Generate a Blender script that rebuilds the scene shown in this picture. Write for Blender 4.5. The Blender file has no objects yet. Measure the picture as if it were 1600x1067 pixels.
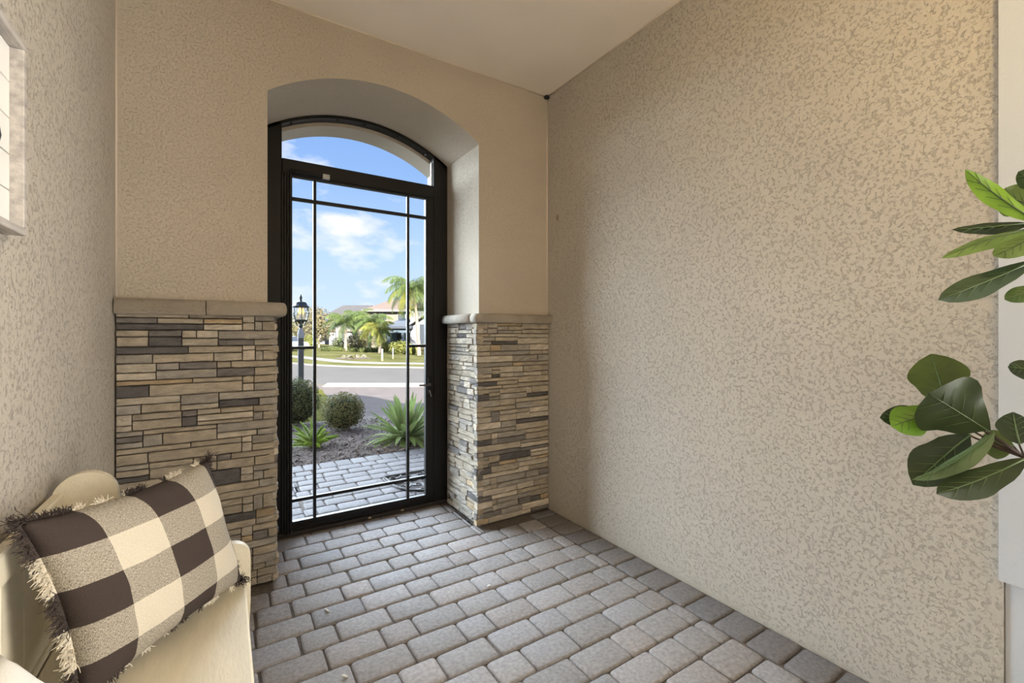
import bpy, math, random
from mathutils import Vector, Matrix, noise
random.seed(7)
R = math.radians
sc = bpy.context.scene
COL = sc.collection

# ------------------------------------------------------------------ camera
FPX, HORY, TH, CAMH = 705.0, 520.0, R(32.55), 1.25
CT, ST = math.cos(TH), math.sin(TH)
cd = bpy.data.cameras.new('camera'); cam = bpy.data.objects.new('camera', cd); COL.objects.link(cam)
cam.location = (0, 0, CAMH); cam.rotation_euler = (R(90), 0, -TH)
cd.sensor_width = 36.0; cd.lens = FPX / 1600 * 36; cd.shift_y = (HORY - 533.5) / 1600
cd.clip_start = 0.02; cd.clip_end = 600
sc.camera = cam

# ------------------------------------------------------------------ sky, sun, lights, exposure
w = bpy.data.worlds.new('sky'); sc.world = w; w.use_nodes = True
nt = w.node_tree; nt.nodes.clear()
def N(t, **k):
    n = nt.nodes.new(t)
    for a, b in k.items(): setattr(n, a, b)
    return n
L = lambda a, b: nt.links.new(a, b)
tc = N('ShaderNodeTexCoord'); sep = N('ShaderNodeSeparateXYZ'); L(tc.outputs['Generated'], sep.inputs[0])
gr = N('ShaderNodeValToRGB'); L(sep.outputs['Z'], gr.inputs[0])
gr.color_ramp.elements[0].position = 0.0; gr.color_ramp.elements[0].color = (0.66, 0.80, 0.96, 1)
gr.color_ramp.elements[1].position = 0.55; gr.color_ramp.elements[1].color = (0.17, 0.33, 0.80, 1)
e = gr.color_ramp.elements.new(0.16); e.color = (0.50, 0.70, 0.95, 1)
e = gr.color_ramp.elements.new(0.32); e.color = (0.29, 0.49, 0.88, 1)
mp = N('ShaderNodeMapping'); L(tc.outputs['Generated'], mp.inputs[0])
mp.inputs['Scale'].default_value = (1, 1, 2.3); mp.inputs['Location'].default_value = (0.3, 4.1, 1.645); mp.inputs['Rotation'].default_value = (0, 0, R(-9))
nz = N('ShaderNodeTexNoise'); L(mp.outputs[0], nz.inputs['Vector'])
nz.inputs['Scale'].default_value = 5.2; nz.inputs['Detail'].default_value = 7; nz.inputs['Roughness'].default_value = 0.55
cr = N('ShaderNodeValToRGB'); L(nz.outputs[0], cr.inputs[0])
cr.color_ramp.elements[0].position = 0.50; cr.color_ramp.elements[0].color = (0, 0, 0, 1)
cr.color_ramp.elements[1].position = 0.64; cr.color_ramp.elements[1].color = (1, 1, 1, 1)
mx = N('ShaderNodeMix', data_type='RGBA'); L(cr.outputs[0], mx.inputs[0]); L(gr.outputs[0], mx.inputs[6])
mx.inputs[7].default_value = (0.93, 0.95, 1.0, 1)
bg = N('ShaderNodeBackground'); L(mx.outputs[2], bg.inputs[0]); bg.inputs[1].default_value = 0.82
L(bg.outputs[0], N('ShaderNodeOutputWorld').inputs[0])

def lamp(name, typ, loc, rot, energy, color, **k):
    d = bpy.data.lights.new(name, typ); d.energy = energy; d.color = color
    for a, b in k.items(): setattr(d, a, b)
    o = bpy.data.objects.new(name, d); COL.objects.link(o); o.location = loc; o.rotation_euler = rot
    return o
SUN_EL = 28
lamp('sun', 'SUN', (0, -5, 20), (R(90 - SUN_EL), 0, R(-5)), 18.0, (1.0, 0.93, 0.82), angle=R(0.6))
# added wide soft sun boosting the street-side sky, main light through the doorway
lamp('added_sky_boost', 'SUN', (1, 30, 15), (R(-86), 0, R(17)), 25.0, (0.77, 0.90, 1.0), angle=R(86))
# two added fill lamps, one in the right alcove, one by the rear wall
lamp('added_alcove_fill', 'AREA', (2.30, -0.72, 1.30), (R(90), 0, R(80)), 88, (1.0, 0.96, 0.90), shape='RECTANGLE', size=1.3, size_y=2.1, spread=R(104))
lamp('added_rear_fill', 'AREA', (0.70, -1.56, 1.45), (R(90), 0, 0), 4, (1.0, 0.96, 0.90), shape='RECTANGLE', size=1.4, size_y=1.6)
sc.view_settings.view_transform = 'Standard'; sc.view_settings.look = 'None'
sc.view_settings.exposure = 0.50; sc.view_settings.gamma = 1.0; sc.view_settings.use_curve_mapping = False

# ------------------------------------------------------------------ helpers
def ray(px, py):
    a = (px - 800) / FPX; b = (HORY - py) / FPX
    return Vector((ST + a * CT, CT - a * ST, b))
def at(px, py, d):                     # a point seen at this pixel, d metres ahead
    v = ray(px, py) * d; return Vector((v.x, v.y, v.z + CAMH))
def XonY(px, Y):
    r = ray(px, 500); return r.x * Y / r.y
def gz(y):                             # the ground falls from the house to the street
    if y < 5: return 0.0
    return -0.06 * (min(y, 15) - 5)
def onG(px, py):
    r = ray(px, py); t = 1.0
    for _ in range(60): t = (gz(r.y * t) - CAMH) / r.z
    return Vector((r.x * t, r.y * t, gz(r.y * t)))

def setp(o, label=None, cat=None, group=None, kind=None):
    if label: o['label'] = label
    if cat: o['category'] = cat
    if group: o['group'] = group
    if kind: o['kind'] = kind
    return o
def empty(name, loc=(0, 0, 0), rz=0, **k):
    o = bpy.data.objects.new(name, None); COL.objects.link(o); o.location = loc; o.rotation_euler = (0, 0, rz)
    o.empty_display_size = 0.05
    return setp(o, **k)
def link(name, me, parent=None, m=None, loc=None, **k):
    o = bpy.data.objects.new(name, me); COL.objects.link(o)
    if parent: o.parent = parent
    if loc is not None: o.location = loc
    if m and not me.materials: me.materials.append(m)
    return setp(o, **k)

class MB:
    def __init__(s): s.v = []; s.f = []; s.uv = None
    def add(s, vs, fs):
        n = len(s.v); s.v += [tuple(p) for p in vs]; s.f += [tuple(i + n for i in f) for f in fs]; return s
    def box(s, x0, x1, y0, y1, z0, z1):
        return s.add([(x0,y0,z0),(x1,y0,z0),(x1,y1,z0),(x0,y1,z0),(x0,y0,z1),(x1,y0,z1),(x1,y1,z1),(x0,y1,z1)],
                     [(0,3,2,1),(4,5,6,7),(0,1,5,4),(1,2,6,5),(2,3,7,6),(3,0,4,7)])
    def cbox(s, x0, x1, y0, y1, z0, z1, b=0.004):   # box with chamfered edges
        xs, ys, zs = (x0, x1), (y0, y1), (z0, z1); vs = []; idx = {}
        for i in (0, 1):
            for j in (0, 1):
                for k in (0, 1):
                    si, sj, sk = (b, -b)[i], (b, -b)[j], (b, -b)[k]
                    for a in range(3):
                        p = [xs[i] + si, ys[j] + sj, zs[k] + sk]; p[a] = (xs[i], ys[j], zs[k])[a]
                        idx[i, j, k, a] = len(vs); vs.append(p)
        I = idx; fs = []
        for i in (0, 1):
            f = [I[i,0,0,0], I[i,1,0,0], I[i,1,1,0], I[i,0,1,0]]; fs.append(f if i else f[::-1])
            f = [I[0,i,0,1], I[0,i,1,1], I[1,i,1,1], I[1,i,0,1]]; fs.append(f if i else f[::-1])
            f = [I[0,0,i,2], I[1,0,i,2], I[1,1,i,2], I[0,1,i,2]]; fs.append(f if i else f[::-1])
        for i in (0, 1):
            for j in (0, 1):
                fs.append([I[i,j,0,0], I[i,j,1,0], I[i,j,1,1], I[i,j,0,1]])
                fs.append([I[i,0,j,0], I[i,1,j,0], I[i,1,j,2], I[i,0,j,2]])
                fs.append([I[0,i,j,1], I[1,i,j,1], I[1,i,j,2], I[0,i,j,2]])
                for k in (0, 1): fs.append([I[i,j,k,0], I[i,j,k,1], I[i,j,k,2]])
        return s.add(vs, fs)
    def prism(s, poly, axis, a, b):    # polygon in the two other axes, extruded along axis from a to b
        n = len(poly)
        def P(p, t): q = list(p); q.insert(axis, t); return q
        return s.add([P(p, a) for p in poly] + [P(p, b) for p in poly],
                     [tuple(range(n))[::-1], tuple(range(n, 2*n))] + [(i, (i+1) % n, n + (i+1) % n, n + i) for i in range(n)])
    def tube(s, pts, rad, n=8, cap=True):
        pts = [Vector(p) for p in pts]; m = len(pts)
        rads = rad if isinstance(rad, (list, tuple)) else [rad] * m
        vs = []; up = None
        for i, p in enumerate(pts):
            t = (pts[min(i+1, m-1)] - pts[max(i-1, 0)]).normalized()
            if up is None: up = t.orthogonal().normalized()
            up = (up - t * up.dot(t)).normalized(); sd = t.cross(up)
            for k in range(n):
                a = 2 * math.pi * k / n; vs.append(p + (up * math.cos(a) + sd * math.sin(a)) * rads[i])
        fs = [(i*n+k, i*n+(k+1) % n, (i+1)*n+(k+1) % n, (i+1)*n+k) for i in range(m-1) for k in range(n)]
        if cap: fs += [tuple(range(n))[::-1], tuple(range((m-1)*n, m*n))]
        return s.add(vs, fs)
    def lathe(s, prof, n=16, c=(0, 0)):
        m = len(prof)
        vs = [(c[0] + r*math.cos(2*math.pi*k/n), c[1] + r*math.sin(2*math.pi*k/n), z) for r, z in prof for k in range(n)]
        fs = [(i*n+k, i*n+(k+1) % n, (i+1)*n+(k+1) % n, (i+1)*n+k) for i in range(m-1) for k in range(n)]
        return s.add(vs, fs + [tuple(range(n))[::-1], tuple(range((m-1)*n, m*n))])
    def mesh(s, name, smooth=False):
        me = bpy.data.meshes.new(name); me.from_pydata(s.v, [], s.f); me.validate()
        if smooth: me.polygons.foreach_set('use_smooth', [True] * len(me.polygons))
        me.update(); return me
    def build(s, name, m, parent=None, smooth=False, loc=None, **k):
        return link(name, s.mesh(name, smooth), parent, m, loc, **k)

# ------------------------------------------------------------------ materials
def mat(name, col, rough=0.8, var=0.0, vscale=6.0, bump=0.0, bscale=60.0, objcol=False, col2=None, metal=0.0, spec=0.3,
        bump2=0.0, b2scale=200.0, detail=4, stretch=None, trans=0.0):
    m = bpy.data.materials.new(name); m.use_nodes = True; t = m.node_tree; P = t.nodes['Principled BSDF']
    def n(ty, **k):
        q = t.nodes.new(ty)
        for a, b in k.items(): setattr(q, a, b)
        return q
    P.inputs['Roughness'].default_value = rough; P.inputs['Metallic'].default_value = metal
    P.inputs['Specular IOR Level'].default_value = spec
    tcn = n('ShaderNodeTexCoord'); vec = tcn.outputs['Object']
    if objcol:
        gi = n('ShaderNodeObjectInfo'); base = gi.outputs['Color']
        ad = n('ShaderNodeVectorMath', operation='ADD'); t.links.new(vec, ad.inputs[0]); t.links.new(gi.outputs['Random'], ad.inputs[1]); vec = ad.outputs[0]
    else:
        rgb = n('ShaderNodeRGB'); rgb.outputs[0].default_value = (*col, 1); base = rgb.outputs[0]
    if stretch:
        mpn = n('ShaderNodeMapping'); mpn.inputs['Scale'].default_value = stretch; t.links.new(vec, mpn.inputs[0]); vec = mpn.outputs[0]
    if var or col2:
        nn = n('ShaderNodeTexNoise'); t.links.new(vec, nn.inputs['Vector'])
        nn.inputs['Scale'].default_value = vscale; nn.inputs['Detail'].default_value = detail
        rm = n('ShaderNodeMapRange'); t.links.new(nn.outputs[0], rm.inputs[0])
        rm.inputs[1].default_value = 0.3; rm.inputs[2].default_value = 0.7
        if col2:
            mxn = n('ShaderNodeMix', data_type='RGBA'); t.links.new(rm.outputs[0], mxn.inputs[0]); t.links.new(base, mxn.inputs[6])
            mxn.inputs[7].default_value = (*col2, 1); base = mxn.outputs[2]
        if var:
            rm2 = n('ShaderNodeMapRange'); t.links.new(nn.outputs[0], rm2.inputs[0])
            rm2.inputs[1].default_value = 0.3; rm2.inputs[2].default_value = 0.7; rm2.inputs[3].default_value = 1 - var; rm2.inputs[4].default_value = 1 + var
            vm = n('ShaderNodeVectorMath', operation='SCALE'); t.links.new(base, vm.inputs[0]); t.links.new(rm2.outputs[0], vm.inputs['Scale']); base = vm.outputs[0]
    t.links.new(base, P.inputs['Base Color'])
    prev = None
    for st, s_ in ((bump, bscale), (bump2, b2scale)):
        if not st: continue
        bn = n('ShaderNodeTexNoise'); t.links.new(vec, bn.inputs['Vector']); bn.inputs['Scale'].default_value = s_; bn.inputs['Detail'].default_value = 3
        bb = n('ShaderNodeBump'); bb.inputs['Distance'].default_value = st; t.links.new(bn.outputs[0], bb.inputs['Height'])
        if prev: t.links.new(prev, bb.inputs['Normal'])
        prev = bb.outputs[0]
    if prev: t.links.new(prev, P.inputs['Normal'])
    if trans:
        tr = n('ShaderNodeBsdfTranslucent'); t.links.new(base, tr.inputs[0]); ms = n('ShaderNodeMixShader'); ms.inputs[0].default_value = trans
        t.links.new(P.outputs[0], ms.inputs[1]); t.links.new(tr.outputs[0], ms.inputs[2])
        t.links.new(ms.outputs[0], t.nodes['Material Output'].inputs[0])
    return m
def stucco(name, col, depth=0.006, scale=42):
    m = bpy.data.materials.new(name); m.use_nodes = True; t = m.node_tree; P = t.nodes['Principled BSDF']
    P.inputs['Roughness'].default_value = 0.85; P.inputs['Specular IOR Level'].default_value = 0.2
    tcn = t.nodes.new('ShaderNodeTexCoord'); V = tcn.outputs['Object']
    def nz_(s, d, r=0.5):
        q = t.nodes.new('ShaderNodeTexNoise'); t.links.new(V, q.inputs['Vector']); q.inputs['Scale'].default_value = s
        q.inputs['Detail'].default_value = d; q.inputs['Roughness'].default_value = r; return q
    a = nz_(scale, 5, 0.68); a.inputs['Distortion'].default_value = 0.35; rp = t.nodes.new('ShaderNodeValToRGB'); t.links.new(a.outputs[0], rp.inputs[0])
    rp.color_ramp.elements[0].position = 0.24; rp.color_ramp.elements[1].position = 0.47     # trowelled lumps: flat tops, sharp pits
    b = nz_(scale * 3.2, 2); ad = t.nodes.new('ShaderNodeMath'); ad.operation = 'MULTIPLY_ADD'
    t.links.new(b.outputs[0], ad.inputs[0]); ad.inputs[1].default_value = 0.25; t.links.new(rp.outputs[0], ad.inputs[2])
    bp = t.nodes.new('ShaderNodeBump'); bp.inputs['Distance'].default_value = depth; t.links.new(ad.outputs[0], bp.inputs['Height'])
    t.links.new(bp.outputs[0], P.inputs['Normal'])
    c = nz_(1.6, 3); rm = t.nodes.new('ShaderNodeMapRange'); t.links.new(c.outputs[0], rm.inputs[0])
    rm.inputs[1].default_value = 0.3; rm.inputs[2].default_value = 0.7; rm.inputs[3].default_value = 0.95; rm.inputs[4].default_value = 1.05
    vm = t.nodes.new('ShaderNodeVectorMath'); vm.operation = 'SCALE'; vm.inputs[0].default_value = col; t.links.new(rm.outputs[0], vm.inputs['Scale'])
    t.links.new(vm.outputs[0], P.inputs['Base Color'])
    return m
M = {}
M['stucco'] = stucco('tan_stucco', (0.47, 0.428, 0.368), 0.0034, 84)
M['stucco_fine'] = stucco('fine_tan_stucco', (0.52, 0.458, 0.378), 0.0024, 110)
M['ceiling'] = mat('ceiling_paint', (0.87, 0.79, 0.70), 0.75, var=0.03, vscale=2, bump=0.0006, bscale=180)
M['white'] = mat('white_stucco', (0.52, 0.545, 0.58), 0.7, bump=0.001, bscale=140)
M['caulk'] = mat('corner_caulk', (0.66, 0.57, 0.47), 0.7)
M['paver'] = mat('concrete_paver', (0.3, 0.28, 0.27), 0.85, var=0.20, vscale=70, bump=0.0022, bscale=130, objcol=True, detail=6, bump2=0.001, b2scale=420, spec=0.18)
M['sand'] = mat('joint_sand', (0.13, 0.11, 0.095), 0.95, var=0.25, vscale=60, bump=0.004, bscale=200)
M['stone'] = mat('ledge_stone', (0.4, 0.35, 0.28), 0.85, var=0.20, vscale=16, bump=0.006, bscale=45, objcol=True, detail=6, bump2=0.002, b2scale=180, stretch=(1, 1, 2.2))
M['mortar'] = mat('stone_backing', (0.10, 0.085, 0.07), 0.95, bump=0.003, bscale=120)
M['cap'] = mat('cap_stone', (0.34, 0.30, 0.25), 0.85, var=0.12, vscale=9, bump=0.005, bscale=50, bump2=0.002, b2scale=220)
M['bronze'] = mat('dark_bronze_aluminium', (0.011, 0.010, 0.010), 0.45, spec=0.25)
M['bronze_grey'] = mat('bronze_handle', (0.10, 0.09, 0.085), 0.35, metal=0.6)
M['steel'] = mat('pale_clip', (0.45, 0.45, 0.45), 0.4, metal=0.3)
def glass(name, g=0.05):
    m = bpy.data.materials.new(name); m.use_nodes = True; t = m.node_tree; t.nodes.remove(t.nodes['Principled BSDF'])
    a = t.nodes.new('ShaderNodeBsdfTransparent'); a.inputs[0].default_value = (0.96, 0.97, 0.98, 1)
    b = t.nodes.new('ShaderNodeBsdfGlossy'); b.inputs['Roughness'].default_value = 0.02
    x = t.nodes.new('ShaderNodeMixShader'); x.inputs[0].default_value = g
    t.links.new(a.outputs[0], x.inputs[1]); t.links.new(b.outputs[0], x.inputs[2]); t.links.new(x.outputs[0], t.nodes['Material Output'].inputs[0])
    return m
def screen(name):
    m = bpy.data.materials.new(name); m.use_nodes = True; t = m.node_tree; t.nodes.remove(t.nodes['Principled BSDF'])
    a = t.nodes.new('ShaderNodeBsdfTransparent'); b = t.nodes.new('ShaderNodeBsdfDiffuse'); b.inputs[0].default_value = (.25, .25, .26, 1)
    x = t.nodes.new('ShaderNodeMixShader'); x.inputs[0].default_value = .022
    t.links.new(a.outputs[0], x.inputs[1]); t.links.new(b.outputs[0], x.inputs[2]); t.links.new(x.outputs[0], t.nodes['Material Output'].inputs[0])
    return m
M['glass'] = screen('fine_screen_mesh')
M['cream'] = mat('cream_paint', (0.70, 0.64, 0.50), 0.5, var=0.05, vscale=9, bump=0.0006, bscale=40, stretch=(4, 1, 4))
def emis(name, col, s):
    m = mat(name, col, 0.5); P = m.node_tree.nodes['Principled BSDF']; P.inputs['Emission Color'].default_value = (*col, 1); P.inputs['Emission Strength'].default_value = s; return m

# ================================================================== THE SETTING
XR, XL, YF, YD, ZC, YB = 1.96, -0.40, 2.60, 3.11, 2.945, -1.6
MB().box(XR, XR + 0.25, 0.345, YF + 0.05, -0.05, ZC + 0.1).build('wall_right', M['stucco'], label='right stucco wall in sandy tan, running to the stone pillar', kind='structure')
MB().box(XL - 0.25, XL, YB, YF + 0.05, -0.05, ZC + 0.1).build('wall_left', M['stucco'], label='left stucco wall behind the cream bench', kind='structure')
MB().box(XL - 0.25, 3.0, YB - 0.2, YB, -0.05, ZC + 0.1).build('wall_rear', M['stucco'], label='rear stucco wall of the porch behind the viewer', kind='structure')
MB().box(2.35, 2.6, YB, 0.40, -0.05, ZC + 0.1).build('wall_alcove', M['white'], label='white wall of the alcove past the right stucco wall', kind='structure')
MB().box(XR + 0.25, 2.6, 0.345, 0.6, -0.05, ZC + 0.1).build('wall_return', M['white'], label='white return wall beside the right stucco wall end', kind='structure')
MB().box(XL - 0.25, 2.6, YB - 0.2, 3.3, ZC, ZC + 0.12).build('ceiling', M['ceiling'], label='smooth tan porch ceiling', kind='structure')
# front wall with the arched opening
AX0, AX1, ASP, ARISE = 0.186, 1.403, 2.482, 0.198
def arch_z(x, x0=AX0, x1=AX1, sp=ASP, rise=ARISE):
    hw = (x1 - x0) / 2; r = (hw*hw + rise*rise) / (2*rise); return sp + rise - r + math.sqrt(max(r*r - (x - (x0+x1)/2)**2, 0))
def arch_block(mb, x0, x1, sp, rise, xa, xb, zt, y0, y1, n=48, zb=-0.05):
    # solid jambs and a run of blocks above the arch
    mb.box(xa, x0, y0, y1, zb, zt); mb.box(x1, xb, y0, y1, zb, zt)
    A = [(x0 + (x1 - x0) * i / n) for i in range(n + 1)]
    vs = []; 
    for x in A:
        z = arch_z(x, x0, x1, sp, rise); vs += [(x, y0, z), (x, y0, zt), (x, y1, z), (x, y1, zt)]
    fs = []
    for i in range(n):
        a, b = 4*i, 4*i + 4
        fs += [(a, b, b+1, a+1), (a+2, a+3, b+3, b+2), (a, a+2, b+2, b), (a+1, b+1, b+3, a+3)]
    mb.add(vs, fs)
mb = MB(); arch_block(mb, AX0, AX1, ASP, ARISE, XL - 0.25, XR + 0.25, ZC + 0.1, YF, 3.17)
wf = mb.build('wall_front', M['stucco_fine'], label='front stucco wall with the arched doorway', kind='structure')
mb = MB(); arch_block(mb, AX0 + 0.05, AX1 - 0.05, ASP - 0.01, ARISE - 0.03, XL - 0.25, XR + 0.25, ZC + 0.1, 3.172, 3.36)
mb.build('wall_outer', M['stucco_fine'], label='outer skin of the front wall beyond the screen door', kind='structure')
# pale caulk beads in the inner corners
for i, (a, b, lb) in enumerate((((XL, YF, ZC), (XR, YF, ZC), 'front wall and ceiling'), ((XR, 0.35, ZC), (XR, YF, ZC), 'right wall and ceiling'),
                            ((XR, YF, 1.38), (XR, YF, ZC), 'right wall and front wall'), ((XL, YF, 1.41), (XL, YF, ZC), 'left wall and front wall'))):
    MB().tube([a, b], 0.006, 8).build('trim_%d' % (i + 1), M['caulk'], smooth=True, label='caulk bead where the ' + lb + ' meet', kind='structure')
# white casing at the end of the right wall
mb = MB(); mb.prism([(0.02, 0.515), (0.352, 0.515), (0.352, ZC), (0.02, ZC)], 0, XR - 0.022, XR + 0.24)
mb.build('trim_5', M['white'], label='white raised casing at the end of the right wall', kind='structure')
MB().cbox(XR + 0.006, XR + 0.24, 0.02, 0.344, 0, 0.514, 0.002).build('trim_6', M['white'], label='low white plinth under the raised casing', kind='structure')

# ---- roof of the house above (it throws the shade on the drive outside)
mb = MB(); mb.prism([(-9, 3.08), (-9, 3.3), (-5, 5.0), (1.75, 5.1), (2.3, 4.85), (2.62, 4.2), (2.64, 3.08)], 1, -9, 3.42)
mb.prism([(2.66, 2.6), (2.66, 2.95), (8, 2.85), (8, 2.6)], 1, -9, 3.42)
mb.build('roof', mat('roof_tile', (0.25, 0.17, 0.12), 0.9, var=0.2), label='house roof over the porch', kind='structure')

# ---- paving
PZ = 0.0
def paver_mesh(name, w, d, r=0.016):
    j = 0.0035; hx, hy = w/2 - j, d/2 - j; mb = MB(); rings = []
    def ring(ins, z, rr):
        x, y = hx - ins, hy - ins
        return [(-x + rr, -y, z), (x - rr, -y, z), (x - rr*.3, -y + rr*.3, z), (x, -y + rr, z), (x, y - rr, z), (x - rr*.3, y - rr*.3, z), (x - rr, y, z), (-x + rr, y, z), (-x + rr*.3, y - rr*.3, z), (-x, y - rr, z), (-x, -y + rr, z), (-x + rr*.3, -y + rr*.3, z)]
    vs = ring(0, -0.03, r*.7) + ring(0, -0.007, r*.7) + ring(0.003, -0.002, r*.8) + ring(0.009, 0, r)
    n = 12; fs = [(i*n+k, i*n+(k+1) % n, (i+1)*n+(k+1) % n, (i+1)*n+k) for i in range(3) for k in range(n)] + [tuple(range(3*n, 4*n))]
    me = mb.add(vs, fs).mesh(name, True); me.materials.append(M['paver']); return me
_pm = {}
def put_paver(parent, x0, x1, y0, y1, col, z=0.0, tilt=True):
    w_, d_ = round(x1 - x0, 2), round(y1 - y0, 2)
    if w_ < 0.03 or d_ < 0.03: return
    if (w_, d_) not in _pm: _pm[w_, d_] = paver_mesh('paver', w_, d_)
    o = link('paver', _pm[w_, d_], parent, None, ((x0+x1)/2, (y0+y1)/2, z + random.uniform(-.0015, .001)))
    if tilt: o.rotation_euler = (random.gauss(0, .004), random.gauss(0, .004), random.gauss(0, .006))
    o.color = (*col, 1); return o
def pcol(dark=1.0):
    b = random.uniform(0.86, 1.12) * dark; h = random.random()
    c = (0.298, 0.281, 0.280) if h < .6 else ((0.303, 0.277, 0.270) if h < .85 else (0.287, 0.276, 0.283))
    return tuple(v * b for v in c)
floor = MB().box(XL - 0.1, 2.4, YB, 3.18, -0.2, -0.011).build('floor', M['sand'], label='sand bed of the porch floor with grey brown pavers', kind='structure')
DY = 0.1395; BX = 1.766
rows = {0: [.418, .561, .772, .984, 1.117], 1: [.284, .5, .714, .853, 1.066, 1.205], 2: [.348, .567, .788, .922, 1.133, 1.347],
        3: [.268, .48, .625, .838, .979, 1.19, 1.338], 4: [.184, .331, .544, .758, .902, 1.116, 1.333, 1.474],
        5: [.259, .482, .619, .835, 1.052, 1.186, 1.406, 1.633], 6: [.109, .326, .541, .759, .897, 1.113, 1.339, 1.47],
        7: [.258, .402, .619, .833, 1.048, 1.199, 1.41, 1.625], 8: [.11, .332, .55, .692, .908, 1.122, 1.268, 1.482],
        9: [.184, .4, .622, .838, .98, 1.201, 1.413, 1.623], 10: [.11, .325, .54, .686, .911, 1.126, 1.272, 1.482, 1.695],
        11: [.18, .395, .61, .834, .984, 1.204, 1.426, 1.635], 12: [.12, .335, .55, .76, .905, 1.12, 1.34, 1.485, 1.70],
        13: [.19, .405, .62, .835, .98, 1.195, 1.41, 1.555]}
LP = (0.2145, 0.2145, 0.1435)
def extend(js, x0, x1, k):
    js = list(js); i = k
    while js[0] > x0 + 0.03: js.insert(0, js[0] - LP[i % 3]); i += 1
    i = k + 1
    while js[-1] < x1 - 0.03: js.append(js[-1] + LP[i % 3]); i += 1
    js[0] = max(js[0], x0); js[-1] = min(js[-1], x1)
    if js[-1] - js[-2] < 0.035: js.pop(-2)
    return js
stuff_pav = MB()
for k in range(0, 32):
    yc = 2.962 - DY * k; y0, y1 = yc - DY/2, yc + DY/2
    x0 = XL + 0.01 if y1 < 2.6 else 0.2
    x1 = BX if y1 < 2.57 else 1.385
    js = extend(rows.get(k, [0.05 + (0.37 * k) % 0.21]), x0, x1, k)
    for a, b in zip(js, js[1:]):
        if k < 20: put_paver(floor, a, b, y0, y1, pcol())
        else: stuff_pav.cbox(a + .004, b - .004, y0 + .004, y1 - .004, -0.03, 0.0, 0.006)
yb = 2.184 + 3 * 0.1437
while yb > -0.6:
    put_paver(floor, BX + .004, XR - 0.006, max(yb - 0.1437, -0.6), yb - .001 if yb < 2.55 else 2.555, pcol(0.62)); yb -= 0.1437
for a, b in zip([.25, .46, .66, .9, 1.11], [.46, .66, .9, 1.11, 1.33]): put_paver(floor, a, b, 3.035, 3.085, (0.24, 0.20, 0.17), -0.006)
stuff_pav.box(BX, 2.35, YB, -0.6, -0.03, 0).build('paver_field', mat('paver_field_concrete', (0.29, 0.26, 0.25), 0.8, var=.1), floor, kind='stuff')

# ---- stone pillars
SC = {'t': (0.415, 0.36, 0.285), 'g': (0.355, 0.325, 0.285), 'd': (0.125, 0.117, 0.115), 'k': (0.205, 0.187, 0.175), 'o': (0.46, 0.355, 0.235), 'p': (0.60, 0.53, 0.44), 'l': (0.51, 0.455, 0.375)}
def scol(c=None):
    if c is None: c = random.choices('tgdkopl', (38, 20, 4, 7, 6, 8, 17))[0]
    b = random.uniform(.88, 1.12); return tuple(v * b for v in SC[c])
def stone_mesh(w_, h, dep, seed, ends=0.0):
    """ledge stone, front face towards -Y at y=0, w by h, split face with uneven relief"""
    nx = max(2, min(6, int(w_ / 0.03))); mb = MB(); vs = []; g = 0.0022
    rr = random.Random(seed); off = rr.uniform(-.006, .007)
    for j, (fz) in enumerate((0, .12, .5, .88, 1)):
        for i in range(nx + 1):
            x = g + (w_ - 2*g) * i / nx; z = g + (h - 2*g) * fz
            edge = j in (0, 4); y = off + rr.uniform(-.0035, .0035) + (.005 if edge else 0) + (.0025 if i in (0, nx) else 0)
            if edge: z += rr.uniform(-.0008, .0008)
            vs.append((x, y, z))
    n = nx + 1; fs = [(j*n+i, j*n+i+1, (j+1)*n+i+1, (j+1)*n+i) for j in range(4) for i in range(nx)]
    b = len(vs); vs += [(g, dep, g), (w_ - g, dep, g), (w_ - g, dep, h - g), (g, dep, h - g)]
    fs += [tuple(range(nx, -1, -1)) + (b, b + 1), tuple(range(4*n, 5*n)) + (b + 2, b + 3),
           (0, n, 2*n, 3*n, 4*n, b + 3, b), (nx, b + 1, b + 2, 4*n+nx, 3*n+nx, 2*n+nx, n+nx)]
    me = mb.add(vs, fs).mesh('stone'); me.materials.append(M['stone']); return me
seedc = [0]
def put_stone(parent, frame, u0, u1, z0, z1, col):
    """frame: (origin, u direction angle); stones face -Y of the frame"""
    seedc[0] += 1; (ox, oy), ang = frame
    o = link('stone', stone_mesh(u1 - u0, z1 - z0, 0.04, seedc[0]), parent)
    o.location = (ox + math.cos(ang) * u0, oy + math.sin(ang) * u0, z0); o.rotation_euler = (0, 0, ang); o.color = (*col, 1); NEW.append(o)
CH = 0.0742
def panel(parent, frame, u0, u1, z1, rowsp):
    z = z1
    for h, brk, cols in rowsp:
        bs = [u0] + [b for b in brk if u0 + .006 < b < u1 - .006] + [u1]
        for i in range(len(bs) - 1):
            put_stone(parent, frame, bs[i], bs[i+1], z - h*CH, z, scol(cols[i] if cols and i < len(cols) else None))
        z -= h * CH
def rand_panel(parent, frame, u0, u1, z1):
    wd = u1 - u0; r = random.random()
    hs = [1.0] if (wd < .08 and r < .3) else random.choice([(.5, .5), (.4, .6), (.6, .4), (.3, .4, .3), (.65, .35), (.5, .5), (.6, .4)])
    rw = []
    for h in hs:
        brk = []
        if wd > .13 and random.random() < .42: brk = [u0 + wd * random.uniform(.25, .75)]
        rw.append((h, brk, None))
    panel(parent, frame, u0, u1, z1, rw)
pl = empty('stone_pillar', (-0.09, 2.88, 0), label='wide ledgestone pillar behind the cream bench, left of the screen door', cat='pillar', group='stone pillars flanking the door')
def child_keep(o, p):
    o.parent = p; o.matrix_parent_inverse = Matrix.Translation(-Vector(p.location)); return o
SY = 2.562
child_keep(MB().box(XL + .005, 0.205, 2.585, 3.04, 0, 1.326).build('core', M['mortar']), pl)
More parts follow.
